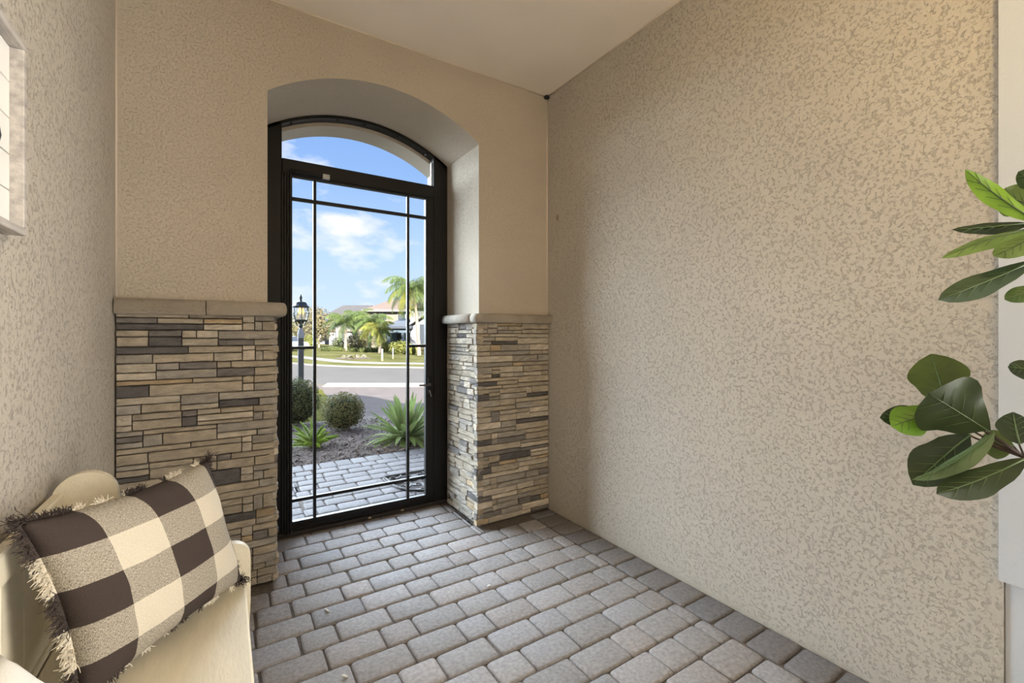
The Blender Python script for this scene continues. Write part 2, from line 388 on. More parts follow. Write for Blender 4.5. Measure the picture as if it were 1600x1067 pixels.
# panels of the left pillar read course by course: (start pixel, end pixel, rows(height, breaks, colours))
T = [
 [(180,379,[(.25,[295],'tt'),(.35,[246,318],'kto'),(.4,[318],'dl')]),(379,398,[(.5,[],'l'),(.5,[],'l')]),(398,433,[(.4,[],'g'),(.6,[410],'gt')])],
 [(180,284,[(.4,[232],'tk'),(.6,[232],'td')]),(284,341,[(.5,[307],'tl'),(.5,[],'l')]),(341,433,[(.6,[],'g'),(.4,[397],'kg')])],
 [(180,379,[(.45,[294],'dt'),(.55,[238,334],'gtl')]),(379,399,[(.3,[],'p'),(.7,[],'p')]),(399,433,[(.35,[],'t'),(.65,[411],'gt')])],
 [(180,244,[(.55,[],'l'),(.45,[],'l')]),(244,433,[(.45,[280,339,361],'gktt'),(.55,[339,398],'gkt')])],
 [(180,379,[(.3,[301],'ot'),(.7,[233],'dt')]),(379,397,[(.5,[],'t'),(.5,[],'p')]),(397,433,[(.5,[],'t'),(.5,[],'g')])],
 [(180,282,[(.45,[],'l'),(.55,[220],'gt')]),(282,342,[(.65,[],'g'),(.35,[],'l')]),(342,433,[(.5,[],'g'),(.5,[405],'dg')])],
 [(180,206,[(.65,[],'p'),(.35,[],'l')]),(206,308,[(.4,[284],'tk'),(.6,[284],'td')]),(308,396,[(.35,[345],'lt'),(.4,[],'l'),(.25,[],'t')]),(396,433,[(.45,[],'t'),(.55,[411],'gt')])],
 [(180,223,[(.3,[],'g'),(.35,[],'k'),(.35,[],'g')]),(223,339,[(.3,[],'t'),(.7,[254],'gt')]),(339,433,[(.6,[],'g'),(.4,[402],'lg')])],
 [(180,378,[(.35,[298],'tt'),(.65,[231],'tt')]),(378,394,[(.4,[],'p'),(.6,[],'p')]),(394,433,[(.55,[],'g'),(.45,[],'t')])],
 [(180,233,[(.3,[],'g'),(.38,[],'t'),(.32,[],'d')]),(233,339,[(.35,[302],'tt'),(.65,[],'t')]),(339,433,[(.4,[361],'kt'),(.6,[398],'tt')])],
 [(180,300,[(.5,[],'t'),(.5,[230],'gt')]),(300,376,[(1.,[],'d')]),(376,396,[(.5,[],'p'),(.5,[],'l')]),(396,433,[(.4,[],'g'),(.6,[412],'gt')])],
 [(180,433,[(.5,[260,405],'ttg'),(.5,[330],'tt')])],
 [(180,300,[(.5,[],'t'),(.5,[],'g')]),(300,379,[(.4,[],'t'),(.6,[],'t')]),(379,396,[(.5,[],'l'),(.5,[],'l')]),(396,433,[(1.,[411],'gt')])],
 [(180,400,[(.5,[300],'gd'),(.5,[],'t')]),(400,433,[(.5,[],'o'),(.5,[],'t')])],
 [(180,377,[(.4,[250],'tt'),(.6,[],'g')]),(377,395,[(.6,[],'p'),(.4,[],'o')]),(395,433,[(.4,[],'t'),(.6,[419],'kt')])],
 [(180,300,[(.5,[],'t'),(.5,[],'g')]),(300,433,[(.5,[],'g'),(.5,[395],'gt')])],
 [(180,395,[(.5,[250],'gt'),(.5,[],'t')]),(395,433,[(.6,[],'g'),(.4,[415],'tg')])],
 [(180,402,[(.5,[],'t'),(.5,[300],'gt')]),(402,433,[(.5,[],'t'),(.5,[425],'gt')])],
]
frl = ((0, SY), 0.0); zt = 1.336
NEW = []
def reparent_new(p):
    for o in NEW: o.parent = p; o.location = Vector(o.location) - Vector(p.location)
    NEW.clear()
for k, course in enumerate(T):
    for a, b, rw in course:
        u0 = XonY(a, SY) if a > 180 else XL + .006
        u1 = XonY(b, SY) if b < 433 else 0.222 + random.uniform(-.012, .014)
        panel(None, frl, u0, u1, zt - CH * k, [(h, [XonY(q, SY) for q in br], c) for h, br, c in rw])
# door-side return of the left pillar (not seen in the photograph, seen from further right)
for k in range(18):
    u = 0.0
    while u < 0.44:
        wd = min(random.uniform(.07, .2), .46 - u)
        if .46 - u - wd < .05: wd = .46 - u
        panel(None, ((0.232, SY + 0.012), R(90)), u, u + wd, zt - CH*k, [(.5, [], None), (.5, [], None)]); u += wd
reparent_new(pl)
pr = empty('stone_pillar', (1.667, 2.85, 0), label='narrow ledgestone pillar in the corner, right of the screen door', cat='pillar', group='stone pillars flanking the door')
child_keep(MB().box(1.398, XR - .005, 2.588, 3.06, 0, 1.312).build('core', M['mortar']), pr)
zt2 = 1.318; CH = 0.0732
for k in range(18):
    z1 = zt2 - CH * k
    u0, u1 = 1.374 + random.uniform(-.007, .007), XR - .006
    cuts = [u0]
    if k % 2 == 0: cuts += [u0 + .10 + random.uniform(-.02, .02), u0 + .158 + random.uniform(-.01, .02)]
    else: cuts += [u0 + random.uniform(.26, .36)]
    while u1 - cuts[-1] > .34: cuts.append(cuts[-1] + random.uniform(.18, .28))
    cuts.append(u1)
    for a, b in zip(cuts, cuts[1:]): rand_panel(None, ((0, SY + .012), 0.0), a, b, z1)
    # face towards the door opening
    u = 0.004
    while u < 0.46:
        wd = random.uniform(.12, .24)
        if .475 - u - wd < .05: wd = .475 - u
        rand_panel(None, ((1.381, SY + .012 + .475), R(-90)), u, u + wd, z1); u += wd
reparent_new(pr)
# cap stones: bull-nosed, in pieces
def cap_piece(parent, x0, x1, y0, y1, z0, z1, round_faces):
    """round_faces: set of '-y', '+x', '-x' that are bull-nosed"""
    mb = MB(); n = 7; prof = []
    hz = (z1 - z0) / 2; rb = 0.018
    rings = []
    for i in range(n):
        a = -math.pi/2 + math.pi * i / (n - 1); ins = rb * (1 - math.cos(a)); z = z0 + hz + hz * math.sin(a)
        xa = x0 + (ins if '-x' in round_faces else 0); xb = x1 - (ins if '+x' in round_faces else 0); ya = y0 + (ins if '-y' in round_faces else 0)
        c = 0.012; q = [(xa + (c if '-x' in round_faces else 0), ya), (xb - (c if '+x' in round_faces else 0), ya), (xb, ya + (c if '+x' in round_faces else 0)), (xb, y1), (xa, y1), (xa, ya + (c if '-x' in round_faces else 0))]
        rings.append([(x + noise.noise((x*9, y*9, z*20)) * .004, y + noise.noise((x*11, z*25, y*5)) * .004, z) for x, y in q])
    vs = [p for r_ in rings for p in r_]; m = 6
    fs = [(i*m+k, i*m+(k+1) % m, (i+1)*m+(k+1) % m, (i+1)*m+k) for i in range(n-1) for k in range(m)] + [tuple(range(m))[::-1], tuple(range((n-1)*m, n*m))]
    o = mb.add(vs, fs).build('cap_stone', M['cap'])
    for p in o.data.polygons: p.use_smooth = abs(p.normal.z) < 0.98
    return child_keep(o, parent)
xs = XonY(322, 2.53)
cap_piece(pl, XL + .004, xs - .002, 2.525, 2.62, 1.332, 1.402, {'-y'})
cap_piece(pl, xs + .002, 0.272, 2.525, 3.06, 1.332, 1.402, {'-y', '+x'})
cap_piece(pr, 1.345, XR - .004, 2.532, 2.62, 1.315, 1.375, {'-y', '-x'})
cap_piece(pr, 1.335, 1.42, 2.624, 3.05, 1.315, 1.375, {'-x'})

# ---- screen door with arched transom
door = empty('door_1', (0.82, YD, 0), label='dark bronze screen door with arched transom in the doorway', kind='structure')
def dpart(mb, name, m=None, parent=None, **k):
    o = mb.build(name, m or M['bronze'], **k)
    if parent is None: return child_keep(o, door)
    o.parent = parent; return o
GX0, GX1 = 0.357, 1.233
dpart(MB().cbox(0.19, 0.299, YD - .02, YD + .05, 0, 2.54, .004), 'frame_jamb')
dpart(MB().cbox(1.293, 1.402, YD - .02, YD + .05, 0, 2.545, .004), 'frame_jamb')
dpart(MB().cbox(0.299, 1.293, YD - .02, YD + .05, 2.235, 2.325, .004), 'transom_bar')
mb = MB(); n = 40; vs = []
for i in range(n + 1):
    x = AX0 + .008 + (AX1 - AX0 - .016) * i / n; z = arch_z(x) - .001; zi = z - 0.020
    vs += [(x, YD - .02, z), (x, YD - .02, zi), (x, YD + .05, z), (x, YD + .05, zi)]
fs = []
for i in range(n):
    a, b = 4*i, 4*i+4; fs += [(a, a+1, b+1, b), (a+1, a+3, b+3, b+1), (a+3, a+2, b+2, b+3), (a+2, a, b, b+2)]
dpart(mb.add(vs, fs), 'arch_frame')
for px in (455, 527, 569, 620, 666):
    x = XonY(px, YD); z = arch_z(x) - .028; dpart(MB().tube([(x, YD - .01, z), (x, YD + .008, z)], .007, 8), 'glazing_clip')
# transom pane
mb = MB(); pts = [(0.30 + 0.992 * i / 24, arch_z(0.30 + 0.992 * i / 24) - .015) for i in range(25)]
dpart(mb.prism([(0.30, 2.32)] + [(1.292, 2.32)] + pts[::-1], 1, YD + .014, YD + .018), 'transom_screen', M['glass'])
dpart(MB().box(1.283, 1.291, YD + .004, YD + .02, 2.33, 2.50), 'glazing_bead', M['steel'])
dpart(MB().cbox(0.20, 1.395, YD - .03, YD + .07, -0.012, 0.016, .003), 'threshold', mat('sill_aluminium', (.035, .03, .028), .5))
# hinge side profile: narrow vertical ribs
for i in range(4): dpart(MB().cbox(0.296 + .015*i, 0.296 + .015*i + .011, YD - .034, YD - .018, 0.01, 2.235, .002), 'hinge_rib')
leaf = dpart(MB().cbox(0.302, GX0, YD - .018, YD + .02, .016, 2.232, .003).cbox(GX1, 1.292, YD - .018, YD + .02, .016, 2.232, .003)
             .cbox(GX0, GX1, YD - .018, YD + .02, .016, .075, .003).cbox(GX0, GX1, YD - .018, YD + .02, 2.222, 2.232, .002), 'door_leaf')
lp = lambda mb, name, m=None: dpart(mb, name, m, leaf)
MX0, MX1 = XonY(491.5, YD), XonY(637, YD)
for x in (MX0, MX1): lp(MB().cbox(x - .009, x + .009, YD - .012, YD + .012, .07, 2.225, .002), 'muntin')
for z in (2.086, .204): lp(MB().cbox(GX0 - .004, GX1 + .004, YD - .0125, YD + .0125, z - .010, z + .010, .002), 'muntin')
lp(MB().cbox(GX0 - .004, MX0, YD - .0125, YD + .0125, 1.147, 1.165, .002), 'muntin'); lp(MB().cbox(MX1, GX1 + .004, YD - .0125, YD + .0125, 1.147, 1.165, .002), 'muntin')
lp(MB().box(GX0 - .003, GX1 + .003, YD + .000, YD + .003, .07, 2.225), 'screen', M['glass'])
for i in range(3): lp(MB().cbox(0.30, 1.29, YD - .022, YD - .016, .022 + .016*i, .033 + .016*i, .0015), 'kick_rib')
# lever handle
lp(MB().cbox(1.243, 1.268, YD - .034, YD - .016, .80, .93, .004), 'handle_plate', M['bronze'])
lp(MB().tube([(1.255, YD - .03, .875), (1.255, YD - .06, .875), (1.245, YD - .066, .875), (1.165, YD - .064, .878)], [.009, .009, .008, .006], 8), 'handle_lever', M['bronze_grey'])
lp(MB().tube([(1.255, YD - .036, .835), (1.257, YD - .05, .815), (1.262, YD - .05, .79)], [.007, .006, .007], 8), 'handle_latch', M['bronze_grey'])
# door closer on the head rail
lp(MB().tube([(.335, YD - .034, 2.252), (.365, YD - .034, 2.252), (.37, YD - .034, 2.249), (.53, YD - .034, 2.248)], [.009, .009, .013, .013], 10), 'door_closer')
lp(MB().cbox(.53, .572, YD - .046, YD - .02, 2.232, 2.262, .002), 'closer_bracket', M['steel'])

# small things on the walls
def wall_dot(name, loc, r, col, label, cat):
    mb = MB(); mb.lathe([(r*.96, 0), (r, .001), (r*.8, .0025), (r*.3, .003)], 14)
    o = mb.build(name, mat(name + '_paint', col, .8, bump=.001, bscale=200), label=label, cat=cat); o.location = loc; o.rotation_euler = (0, R(-90), 0); o.scale = (1.4, 1, 1); return o
p = ray(871, 340) * (XR / ray(871, 340).x)
wall_dot('wall_stain', (XR, p.y, p.z + CAMH), .016, (.33, .26, .19), 'small brown round stain on the right stucco wall near the corner', 'wall stain')  # stain on the stucco, modelled as a thin raised disc
mb = MB()
for i in range(7): mb.lathe([(.004, -.012), (.011, -.006), (.012, .002), (.006, .010)], 7, (random.uniform(-.014, .014), random.uniform(-.014, .014)))
mb.build('wasp_nest', mat('dark_mud', (.03, .03, .035), .9), loc=(XR - .024, YF - .024, ZC - .016), label='tiny dark mud nest in the ceiling corner above the right wall', cat='nest')

# ================================================================== INSIDE
# ---- framed sign on the left wall
sg = empty('wall_sign', (XL, 1.05, 1.67), label='white shiplap sign in a weathered grey frame on the left wall', cat='sign')
M['greywood'] = mat('weathered_grey_wood', (.42, .39, .36), .75, var=.25, vscale=10, bump=.0012, bscale=30, stretch=(6, 1.2, 6), detail=6)
M['signwhite'] = mat('sign_white_board', (.80, .79, .76), .5, var=.03, vscale=5)
sx0, sx1 = XL + .002, XL + .036; sz0, sz1, sy0, sy1 = 1.461, 1.878, .70, 1.405
fb = .016
def kc(mb, name, m, p, **k): return child_keep(mb.build(name, m, **k), p)
kc(MB().cbox(sx0, sx1, sy0, sy1, sz1 - fb, sz1, .002), 'frame_board', M['greywood'], sg); kc(MB().cbox(sx0, sx1, sy0, sy1, sz0, sz0 + fb, .002), 'frame_board', M['greywood'], sg)
kc(MB().cbox(sx0, sx1, sy1 - fb, sy1, sz0 + fb, sz1 - fb, .002), 'frame_board', M['greywood'], sg); kc(MB().cbox(sx0, sx1, sy0, sy0 + fb, sz0 + fb, sz1 - fb, .002), 'frame_board', M['greywood'], sg)
kc(MB().box(sx0, sx0 + .006, sy0 + .01, sy1 - .01, sz0 + .01, sz1 - .01), 'back_board', M['greywood'], sg)
nb = 5; ph = (sz1 - sz0 - 2*fb) / nb
for i in range(nb): kc(MB().cbox(sx0 + .006, sx0 + .012, sy0 + fb, sy1 - fb, sz0 + fb + ph*i + .0012, sz0 + fb + ph*(i+1) - .0012, .001), 'plank', M['signwhite'], sg)
zc = 1.642; yt = 1.300
kc(MB().prism([(.92, zc - .02), (yt - .05, zc - .014), (yt - .012, zc - .022), (yt, zc), (yt - .012, zc + .022), (yt - .05, zc + .014), (.92, zc + .02)], 0, sx0 + .0122, sx0 + .026), 'raised_ornament', mat('black_metal', (.02, .02, .02), .5), sg)

# ---- cream bench along the left wall
bench = empty('bench', (-0.16, 1.07, 0), label='cream painted wooden bench with rounded ends along the left wall', cat='bench')
BY0, BY1 = 0.42, 1.668
def arc(cx, cz, r, a0, a1, n=12): return [(cx + r*math.cos(R(a0 + (a1-a0)*i/n)), cz + r*math.sin(R(a0 + (a1-a0)*i/n))) for i in range(n + 1)]
prof = [(-.388, 0), (-.388, .80)] + arc(-.320, .80, .068, 180, 0, 16) + [(-.247, .74), (-.228, .68), (-.19, .63), (-.13, .595), (-.07, .585)] + arc(.020, .535, .052, 90, 0, 8) + [(.072, .40), (.060, .10), (.066, 0), (.0, 0), (-.03, .12), (-.28, .12), (-.31, 0)]
for y in (BY1, BY0 - .026): kc(MB().prism(prof, 1, y, y + .026), 'end_panel', M['cream'], bench)
kc(MB().cbox(-.362, .058, BY0, BY1, .435, .460, .005), 'seat', M['cream'], bench)
kc(MB().cbox(.020, .042, BY0, BY1, .355, .435, .003), 'apron', M['cream'], bench)
kc(MB().cbox(-.388, -.362, BY0, BY1, .755, .820, .004), 'top_rail', M['cream'], bench)
kc(MB().cbox(-.388, -.364, BY0, BY1, .40, .470, .003), 'bottom_rail', M['cream'], bench)
yy = BY0; nbk = 10; bw = (BY1 - BY0) / nbk
for i in range(nbk): kc(MB().cbox(-.386, -.372, BY0 + bw*i + .001, BY0 + bw*(i+1) - .001, .47, .755, .003), 'back_board', M['cream'], bench)

# ---- checked pillow
def check_material():
    m = bpy.data.materials.new('buffalo_check_linen'); m.use_nodes = True; t = m.node_tree; P = t.nodes['Principled BSDF']
    P.inputs['Roughness'].default_value = .9; P.inputs['Specular IOR Level'].default_value = .1
    n = lambda ty, **k: (lambda q: ([setattr(q, a, b) for a, b in k.items()], q)[1])(t.nodes.new(ty))
    uv = n('ShaderNodeUVMap', uv_map='UVMap'); sp = n('ShaderNodeSeparateXYZ'); t.links.new(uv.outputs[0], sp.inputs[0])
    def math_(op, a, b=None):
        q = n('ShaderNodeMath', operation=op)
        for i, v in enumerate((a, b)):
            if v is None: continue
            if isinstance(v, (int, float)): q.inputs[i].default_value = v
            else: t.links.new(v, q.inputs[i])
        return q.outputs[0]
    def band(s, k, o=0.0): return math_('LESS_THAN', math_('MODULO', math_('ADD', math_('MULTIPLY', s, k), o), 2.0), 1.0)
    U, V = sp.outputs['X'], math_('SUBTRACT', 1.0, sp.outputs['Y'])
    a, b = band(U, 4.15, .16), band(V, 4.9)
    # over-under weave of warp and weft threads
    wa = n('ShaderNodeTexNoise'); mpa = n('ShaderNodeMapping'); t.links.new(uv.outputs[0], mpa.inputs[0]); mpa.inputs['Scale'].default_value = (520, 90, 1); t.links.new(mpa.outputs[0], wa.inputs['Vector']); wa.inputs['Scale'].default_value = 1; wa.inputs['Detail'].default_value = 2
    wb = n('ShaderNodeTexNoise'); mpb = n('ShaderNodeMapping'); t.links.new(uv.outputs[0], mpb.inputs[0]); mpb.inputs['Scale'].default_value = (90, 520, 1); t.links.new(mpb.outputs[0], wb.inputs['Vector']); wb.inputs['Scale'].default_value = 1; wb.inputs['Detail'].default_value = 2
    sel = math_('ADD', math_('MULTIPLY', math_('SUBTRACT', wa.outputs[0], wb.outputs[0]), 1.6), .5)
    sel = math_('MINIMUM', math_('MAXIMUM', sel, 0.15), 0.85)
    mix = n('ShaderNodeMix', data_type='FLOAT'); t.links.new(sel, mix.inputs[0]); t.links.new(a, mix.inputs[2]); t.links.new(b, mix.inputs[3])
    cm = n('ShaderNodeMix', data_type='RGBA'); t.links.new(mix.outputs[0], cm.inputs[0]); cm.inputs[6].default_value = (.66, .60, .49, 1); cm.inputs[7].default_value = (.062, .048, .043, 1)
    sh = math_('ADD', wa.outputs[0], wb.outputs[0]); vm = n('ShaderNodeVectorMath', operation='SCALE'); t.links.new(cm.outputs[2], vm.inputs[0]); t.links.new(math_('ADD', math_('MULTIPLY', sh, .5), .5), vm.inputs['Scale'])
    t.links.new(vm.outputs[0], P.inputs['Base Color'])
    bp = n('ShaderNodeBump'); bp.inputs['Distance'].default_value = .0012; t.links.new(sh, bp.inputs['Height']); t.links.new(bp.outputs[0], P.inputs['Normal'])
    return m
def pillow(name, C, thick, m, label, cat, n=36, bulge=0.025, wr=.003, off=0.0):
    TL_, TR_, BR_, BL_ = [Vector(c) for c in C]
    nrm = ((TR_ - TL_).cross(BL_ - TL_)).normalized()
    base = (BL_ + BR_) / 2
    def P(u, v, s):
        q = (TL_*(1-u) + TR_*u)*v + (BL_*(1-u) + BR_*u)*(1-v)
        cu, cv = 2*u - 1, 2*v - 1
        ctr = (TL_ + TR_ + BR_ + BL_) / 4
        # seams draw in between the corners
        q = q - (TR_ - TL_) * cu * bulge * 2 * (1 - cv*cv) * abs(cu)**2 - (TL_ - BL_) * cv * bulge * 2 * (1 - cu*cu) * abs(cv)**2
        h = ((1 - abs(cu)**2.6) * (1 - abs(cv)**2.6)) ** .55
        w_ = noise.noise((u*5, v*5, s*3 + off)) * wr * 2 + noise.noise((u*14, v*9, s*5 + off)) * wr
        return q - nrm * s * (thick/2 * h + w_ * min(1, h*2))
    vs = []; uvs = []; idx = {}
    for s in (1, -1):
        for j in range(n + 1):
            for i in range(n + 1):
                ed = i in (0, n) or j in (0, n)
                if s == -1 and ed: idx[s, i, j] = idx[1, i, j]; continue
                idx[s, i, j] = len(vs); vs.append(P(i/n, j/n, s)); uvs.append((i/n, j/n))
    fs = []
    for s in (1, -1):
        for j in range(n):
            for i in range(n):
                f = [idx[s, i, j], idx[s, i+1, j], idx[s, i+1, j+1], idx[s, i, j+1]]; fs.append(f if s == 1 else f[::-1])
    me = bpy.data.meshes.new('cover'); me.from_pydata([tuple(v - base) for v in vs], [], fs); me.validate()
    ul = me.uv_layers.new(name='UVMap')
    for lp_ in me.loops: ul.data[lp_.index].uv = uvs[lp_.vertex_index]
    me.polygons.foreach_set('use_smooth', [True] * len(me.polygons))
    root = empty(name, base, label=label, cat=cat); link('cover', me, root, m)
    return root, P, nrm, base
M['check'] = check_material()
PC = [(-.340, 1.265, .878), (-.040, 1.628, .872), (.048, 1.630, .482), (-.250, 1.262, .482)]
pil, PP, pn, pbase = pillow('throw_pillow', PC, .165, M['check'], 'brown and cream buffalo check pillow with frayed edges on the bench', 'pillow')
fr = {0: MB(), 1: MB()}
def strand(mb, p, d, l):
    d = d.normalized(); pts = [p]
    for k in range(3):
        d = (d + Vector((random.gauss(0, .35), random.gauss(0, .35), random.gauss(-.12, .35)))).normalized(); pts.append(pts[-1] + d * l / 3)
    mb.tube(pts, [.0011, .001, .0009, .0005], 3, False)
ce = (PP(.5, .5, 1) + PP(.5, .5, -1)) / 2
for edge in range(4):
    ns = (230, 230, 150, 120)[edge]
    for i in range(ns):
        q = (i + random.random()) / ns
        u, v = ((0.0, q), (q, 1.0), (1.0, q), (q, 0.0))[edge]
        if edge in (1, 2, 3) and noise.noise((q*9, edge*7, 0)) < -.05: continue
        p = PP(u, v, 1) - pbase; out = PP(u, v, 1) - (PP(min(max(u, .04), .96), min(max(v, .04), .96), 1) + PP(min(max(u, .04), .96), min(max(v, .04), .96), -1)) / 2
        dark = (int((1 - v) * 4.9) % 2 == 0) if edge in (0, 2) else (int(u * 4.15 + .16) % 2 == 0)
        for _ in range(3): strand(fr[1 if dark else 0], p, out, random.uniform(.014, .034) * (1 if edge == 0 else .55))
fr[0].build('pale_fringe', mat('cream_yarn', (.66, .60, .49), .95), pil, kind='stuff'); fr[1].build('dark_fringe', mat('brown_yarn', (.055, .042, .038), .95), pil, kind='stuff')
for (u, v) in ((0, 1), (1, 1), (1, 0), (0, 0)):      # frayed corner tufts
    mb = MB(); p = PP(u, v, 1) - pbase
    for _ in range(45): strand(mb, p + Vector((random.gauss(0, .006), random.gauss(0, .006), random.gauss(0, .006))), p - (ce - pbase), random.uniform(.010, .022))
    mb.build('corner_tuft', bpy.data.materials['brown_yarn'], pil, kind='stuff')
pillow('throw_pillow', [(-.352, .74, .735), (-.315, 1.085, .722), (-.185, 1.10, .472), (-.20, .74, .472)], .13, mat('white_linen', (.80, .79, .75), .9, bump=.001, bscale=300), 'plain white pillow on the bench, at the lower left edge of the photo', 'pillow', n=20, off=5)

# ---- potted fiddle leaf fig by the white casing
M['leaf'] = mat('fig_leaf', (.05, .10, .022), .42, var=.25, vscale=14, objcol=True, spec=.4, trans=.28)
M['stem'] = mat('brown_stem', (.07, .045, .03), .8, var=.2)
fig = empty('potted_fig', (1.58, -.04, 0), label='fiddle leaf fig with big glossy leaves reaching in beside the white casing', cat='plant')
kc(MB().lathe([(.13, 0), (.15, .02), (.165, .30), (.172, .32), (.160, .325), (.15, .28)], 24, (1.58, -.04)), 'pot', mat('woven_basket', (.45, .35, .22), .9, bump=.004, bscale=60), fig)
kc(MB().lathe([(.155, .26), (.15, .285), (.02, .29)], 24, (1.58, -.04)), 'soil', M['sand'], fig)
trunk = [(1.58, -.04, .26), (1.575, -.02, .6), (1.585, .0, 1.0), (1.575, .02, 1.4), (1.58, .0, 1.8)]
kc(MB().tube(trunk, [.016, .014, .012, .010, .007], 8), 'trunk', M['stem'], fig)
def fig_leaf(b, t, wpx, fold, col, twist=0.0, curl=.12, lobe=1.0, db=1.08, dt=1.08):
    """b, t: where stalk end and tip are seen; the blade gets its own depth db..dt"""
    B, T_ = at(b[0], b[1], db), at(t[0], t[1], dt); ax = T_ - B; ln = ax.length; ax.normalize()
    vd = ((B + T_) / 2 - Vector((0, 0, CAMH))).normalized(); sd = ax.cross(vd).normalized(); up = sd.cross(ax).normalized()
    rot = Matrix.Rotation(twist, 3, ax); sd = rot @ sd; up = rot @ up
    hw = wpx / FPX * (db + dt) / 4; nu, nv = 12, 6; vs = []
    for i in range(nu + 1):
        s = i / nu; wd = hw * (math.sin(math.pi * min(1, s ** (.55 + .55 * lobe))) ** .75 if 0 < s < 1 else 0) + hw * .03
        if lobe > .7: wd *= 1 - .16 * math.exp(-((s - .38) / .13) ** 2)
        for j in range(-nv // 2, nv // 2 + 1):
            q = j / (nv / 2)
            wav = .05 * hw * math.sin(s * 14 + q * 2) * abs(q)
            vs.append(B + ax * ln * s + sd * wd * q + up * (abs(q) * wd * fold - curl * ln * (s - .5) ** 2 * 1.2 + wav))
    m_ = nv + 1; fs = [(i*m_+j, i*m_+j+1, (i+1)*m_+j+1, (i+1)*m_+j) for i in range(nu) for j in range(nv)]
    mid = [B + ax * ln * s + up * (-curl * ln * (s - .5) ** 2 * 1.2 - .0012) for s in (0, .25, .5, .75, .97)]
    o = MB().add(vs, fs).build('leaf', M['leaf'], smooth=True); o.color = (*col, 1); child_keep(o, fig)
    for sgn in (1,):
        r_ = MB().tube(mid, [.0022, .0019, .0015, .0011, .0005], 5); vq = r_
        for s in (.25, .42, .58, .74):
            for sd_ in (-1, 1):
                wd = hw * .75; p0 = B + ax * ln * s - up * (curl * ln * (s - .5) ** 2 * 1.2 + .0010)
                p1 = B + ax * ln * min(.95, s + .16) + sd * wd * .7 * sd_ + up * (.7 * wd * fold - curl * ln * (s - .34) ** 2 * 1.2 - .0010)
                r_.tube([p0, p1], [.0009, .0004], 4)
        v_ = r_.build('vein', M['vein'], smooth=True); v_.parent = o
    return B
M['vein'] = mat('pale_leaf_vein', (.09, .14, .05), .5)
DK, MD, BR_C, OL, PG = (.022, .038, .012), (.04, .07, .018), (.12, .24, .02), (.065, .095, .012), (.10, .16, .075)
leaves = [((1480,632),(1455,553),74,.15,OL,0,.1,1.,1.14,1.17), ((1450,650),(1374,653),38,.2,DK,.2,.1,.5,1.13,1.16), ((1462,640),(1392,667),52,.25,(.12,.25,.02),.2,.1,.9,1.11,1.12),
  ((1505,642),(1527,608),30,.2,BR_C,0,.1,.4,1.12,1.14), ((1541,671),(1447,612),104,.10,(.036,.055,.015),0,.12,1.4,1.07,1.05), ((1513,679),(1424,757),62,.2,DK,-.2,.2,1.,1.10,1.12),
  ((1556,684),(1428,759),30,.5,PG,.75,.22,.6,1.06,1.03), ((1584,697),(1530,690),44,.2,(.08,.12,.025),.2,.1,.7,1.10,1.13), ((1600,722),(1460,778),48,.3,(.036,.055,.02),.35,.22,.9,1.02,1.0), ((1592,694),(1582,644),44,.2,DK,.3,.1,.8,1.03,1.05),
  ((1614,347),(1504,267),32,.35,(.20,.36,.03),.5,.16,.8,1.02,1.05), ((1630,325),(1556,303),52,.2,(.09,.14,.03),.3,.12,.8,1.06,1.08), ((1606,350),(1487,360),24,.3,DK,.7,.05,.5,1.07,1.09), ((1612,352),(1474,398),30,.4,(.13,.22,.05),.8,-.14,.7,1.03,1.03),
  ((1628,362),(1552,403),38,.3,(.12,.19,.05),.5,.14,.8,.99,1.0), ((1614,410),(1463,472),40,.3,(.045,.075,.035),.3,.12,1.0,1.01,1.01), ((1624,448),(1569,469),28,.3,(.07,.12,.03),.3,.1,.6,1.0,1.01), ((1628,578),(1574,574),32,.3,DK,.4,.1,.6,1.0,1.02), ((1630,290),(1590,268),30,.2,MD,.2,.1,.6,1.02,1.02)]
stems = MB()
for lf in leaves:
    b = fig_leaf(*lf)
lowj, upj = at(1604, 716, 1.05), at(1624, 352, 1.03)
stems.tube([Vector(trunk[2]), (Vector(trunk[2]) + lowj) / 2 + Vector((0, 0, -.03)), lowj], [.008, .006, .004], 6)
stems.tube([Vector(trunk[3]), (Vector(trunk[3]) + upj) / 2, upj], [.008, .006, .004], 6)
for lf in leaves:
    B = at(lf[0][0], lf[0][1], lf[8]); j = lowj if lf[0][1] > 600 else upj
    stems.tube([j, (j + B) / 2 + Vector((0, 0, -.004)), B], [.0032, .0024, .0018], 5)
kc(stems, 'branch', M['stem'], fig, smooth=True)

# ---- pendant lantern hanging behind the viewer
PX, PY = 1.15, -0.20
pd = empty('pendant_lantern', (PX, PY, ZC), label='lit bronze pendant lantern hanging from the porch ceiling', cat='lamp')
kc(MB().lathe([(.065, ZC - .001), (.065, ZC - .012), (.03, ZC - .03), (.008, ZC - .035)], 20, (PX, PY)), 'canopy', M['bronze'], pd)
kc(MB().tube([(PX, PY, ZC - .03), (PX, PY, 2.56)], .006, 8), 'rod', M['bronze'], pd)
kc(MB().lathe([(.01, 2.57), (.03, 2.55), (.09, 2.52), (.095, 2.51)], 6, (PX, PY)), 'top_plate', M['bronze'], pd)
kc(MB().lathe([(.05, 2.225), (.075, 2.23), (.075, 2.24)], 6, (PX, PY)), 'bottom_plate', M['bronze'], pd)
for i in range(6):
    a = i * math.pi / 3; kc(MB().tube([(PX + .09*math.cos(a), PY + .09*math.sin(a), 2.515), (PX + .072*math.cos(a), PY + .072*math.sin(a), 2.235)], .005, 6), 'cage_bar', M['bronze'], pd)
kc(MB().lathe([(.004, 2.42), (.025, 2.38), (.03, 2.34), (.016, 2.30), (.012, 2.24)], 14, (PX, PY)), 'bulb', emis('warm_bulb', (1, .75, .40), 6.0), pd, smooth=True)
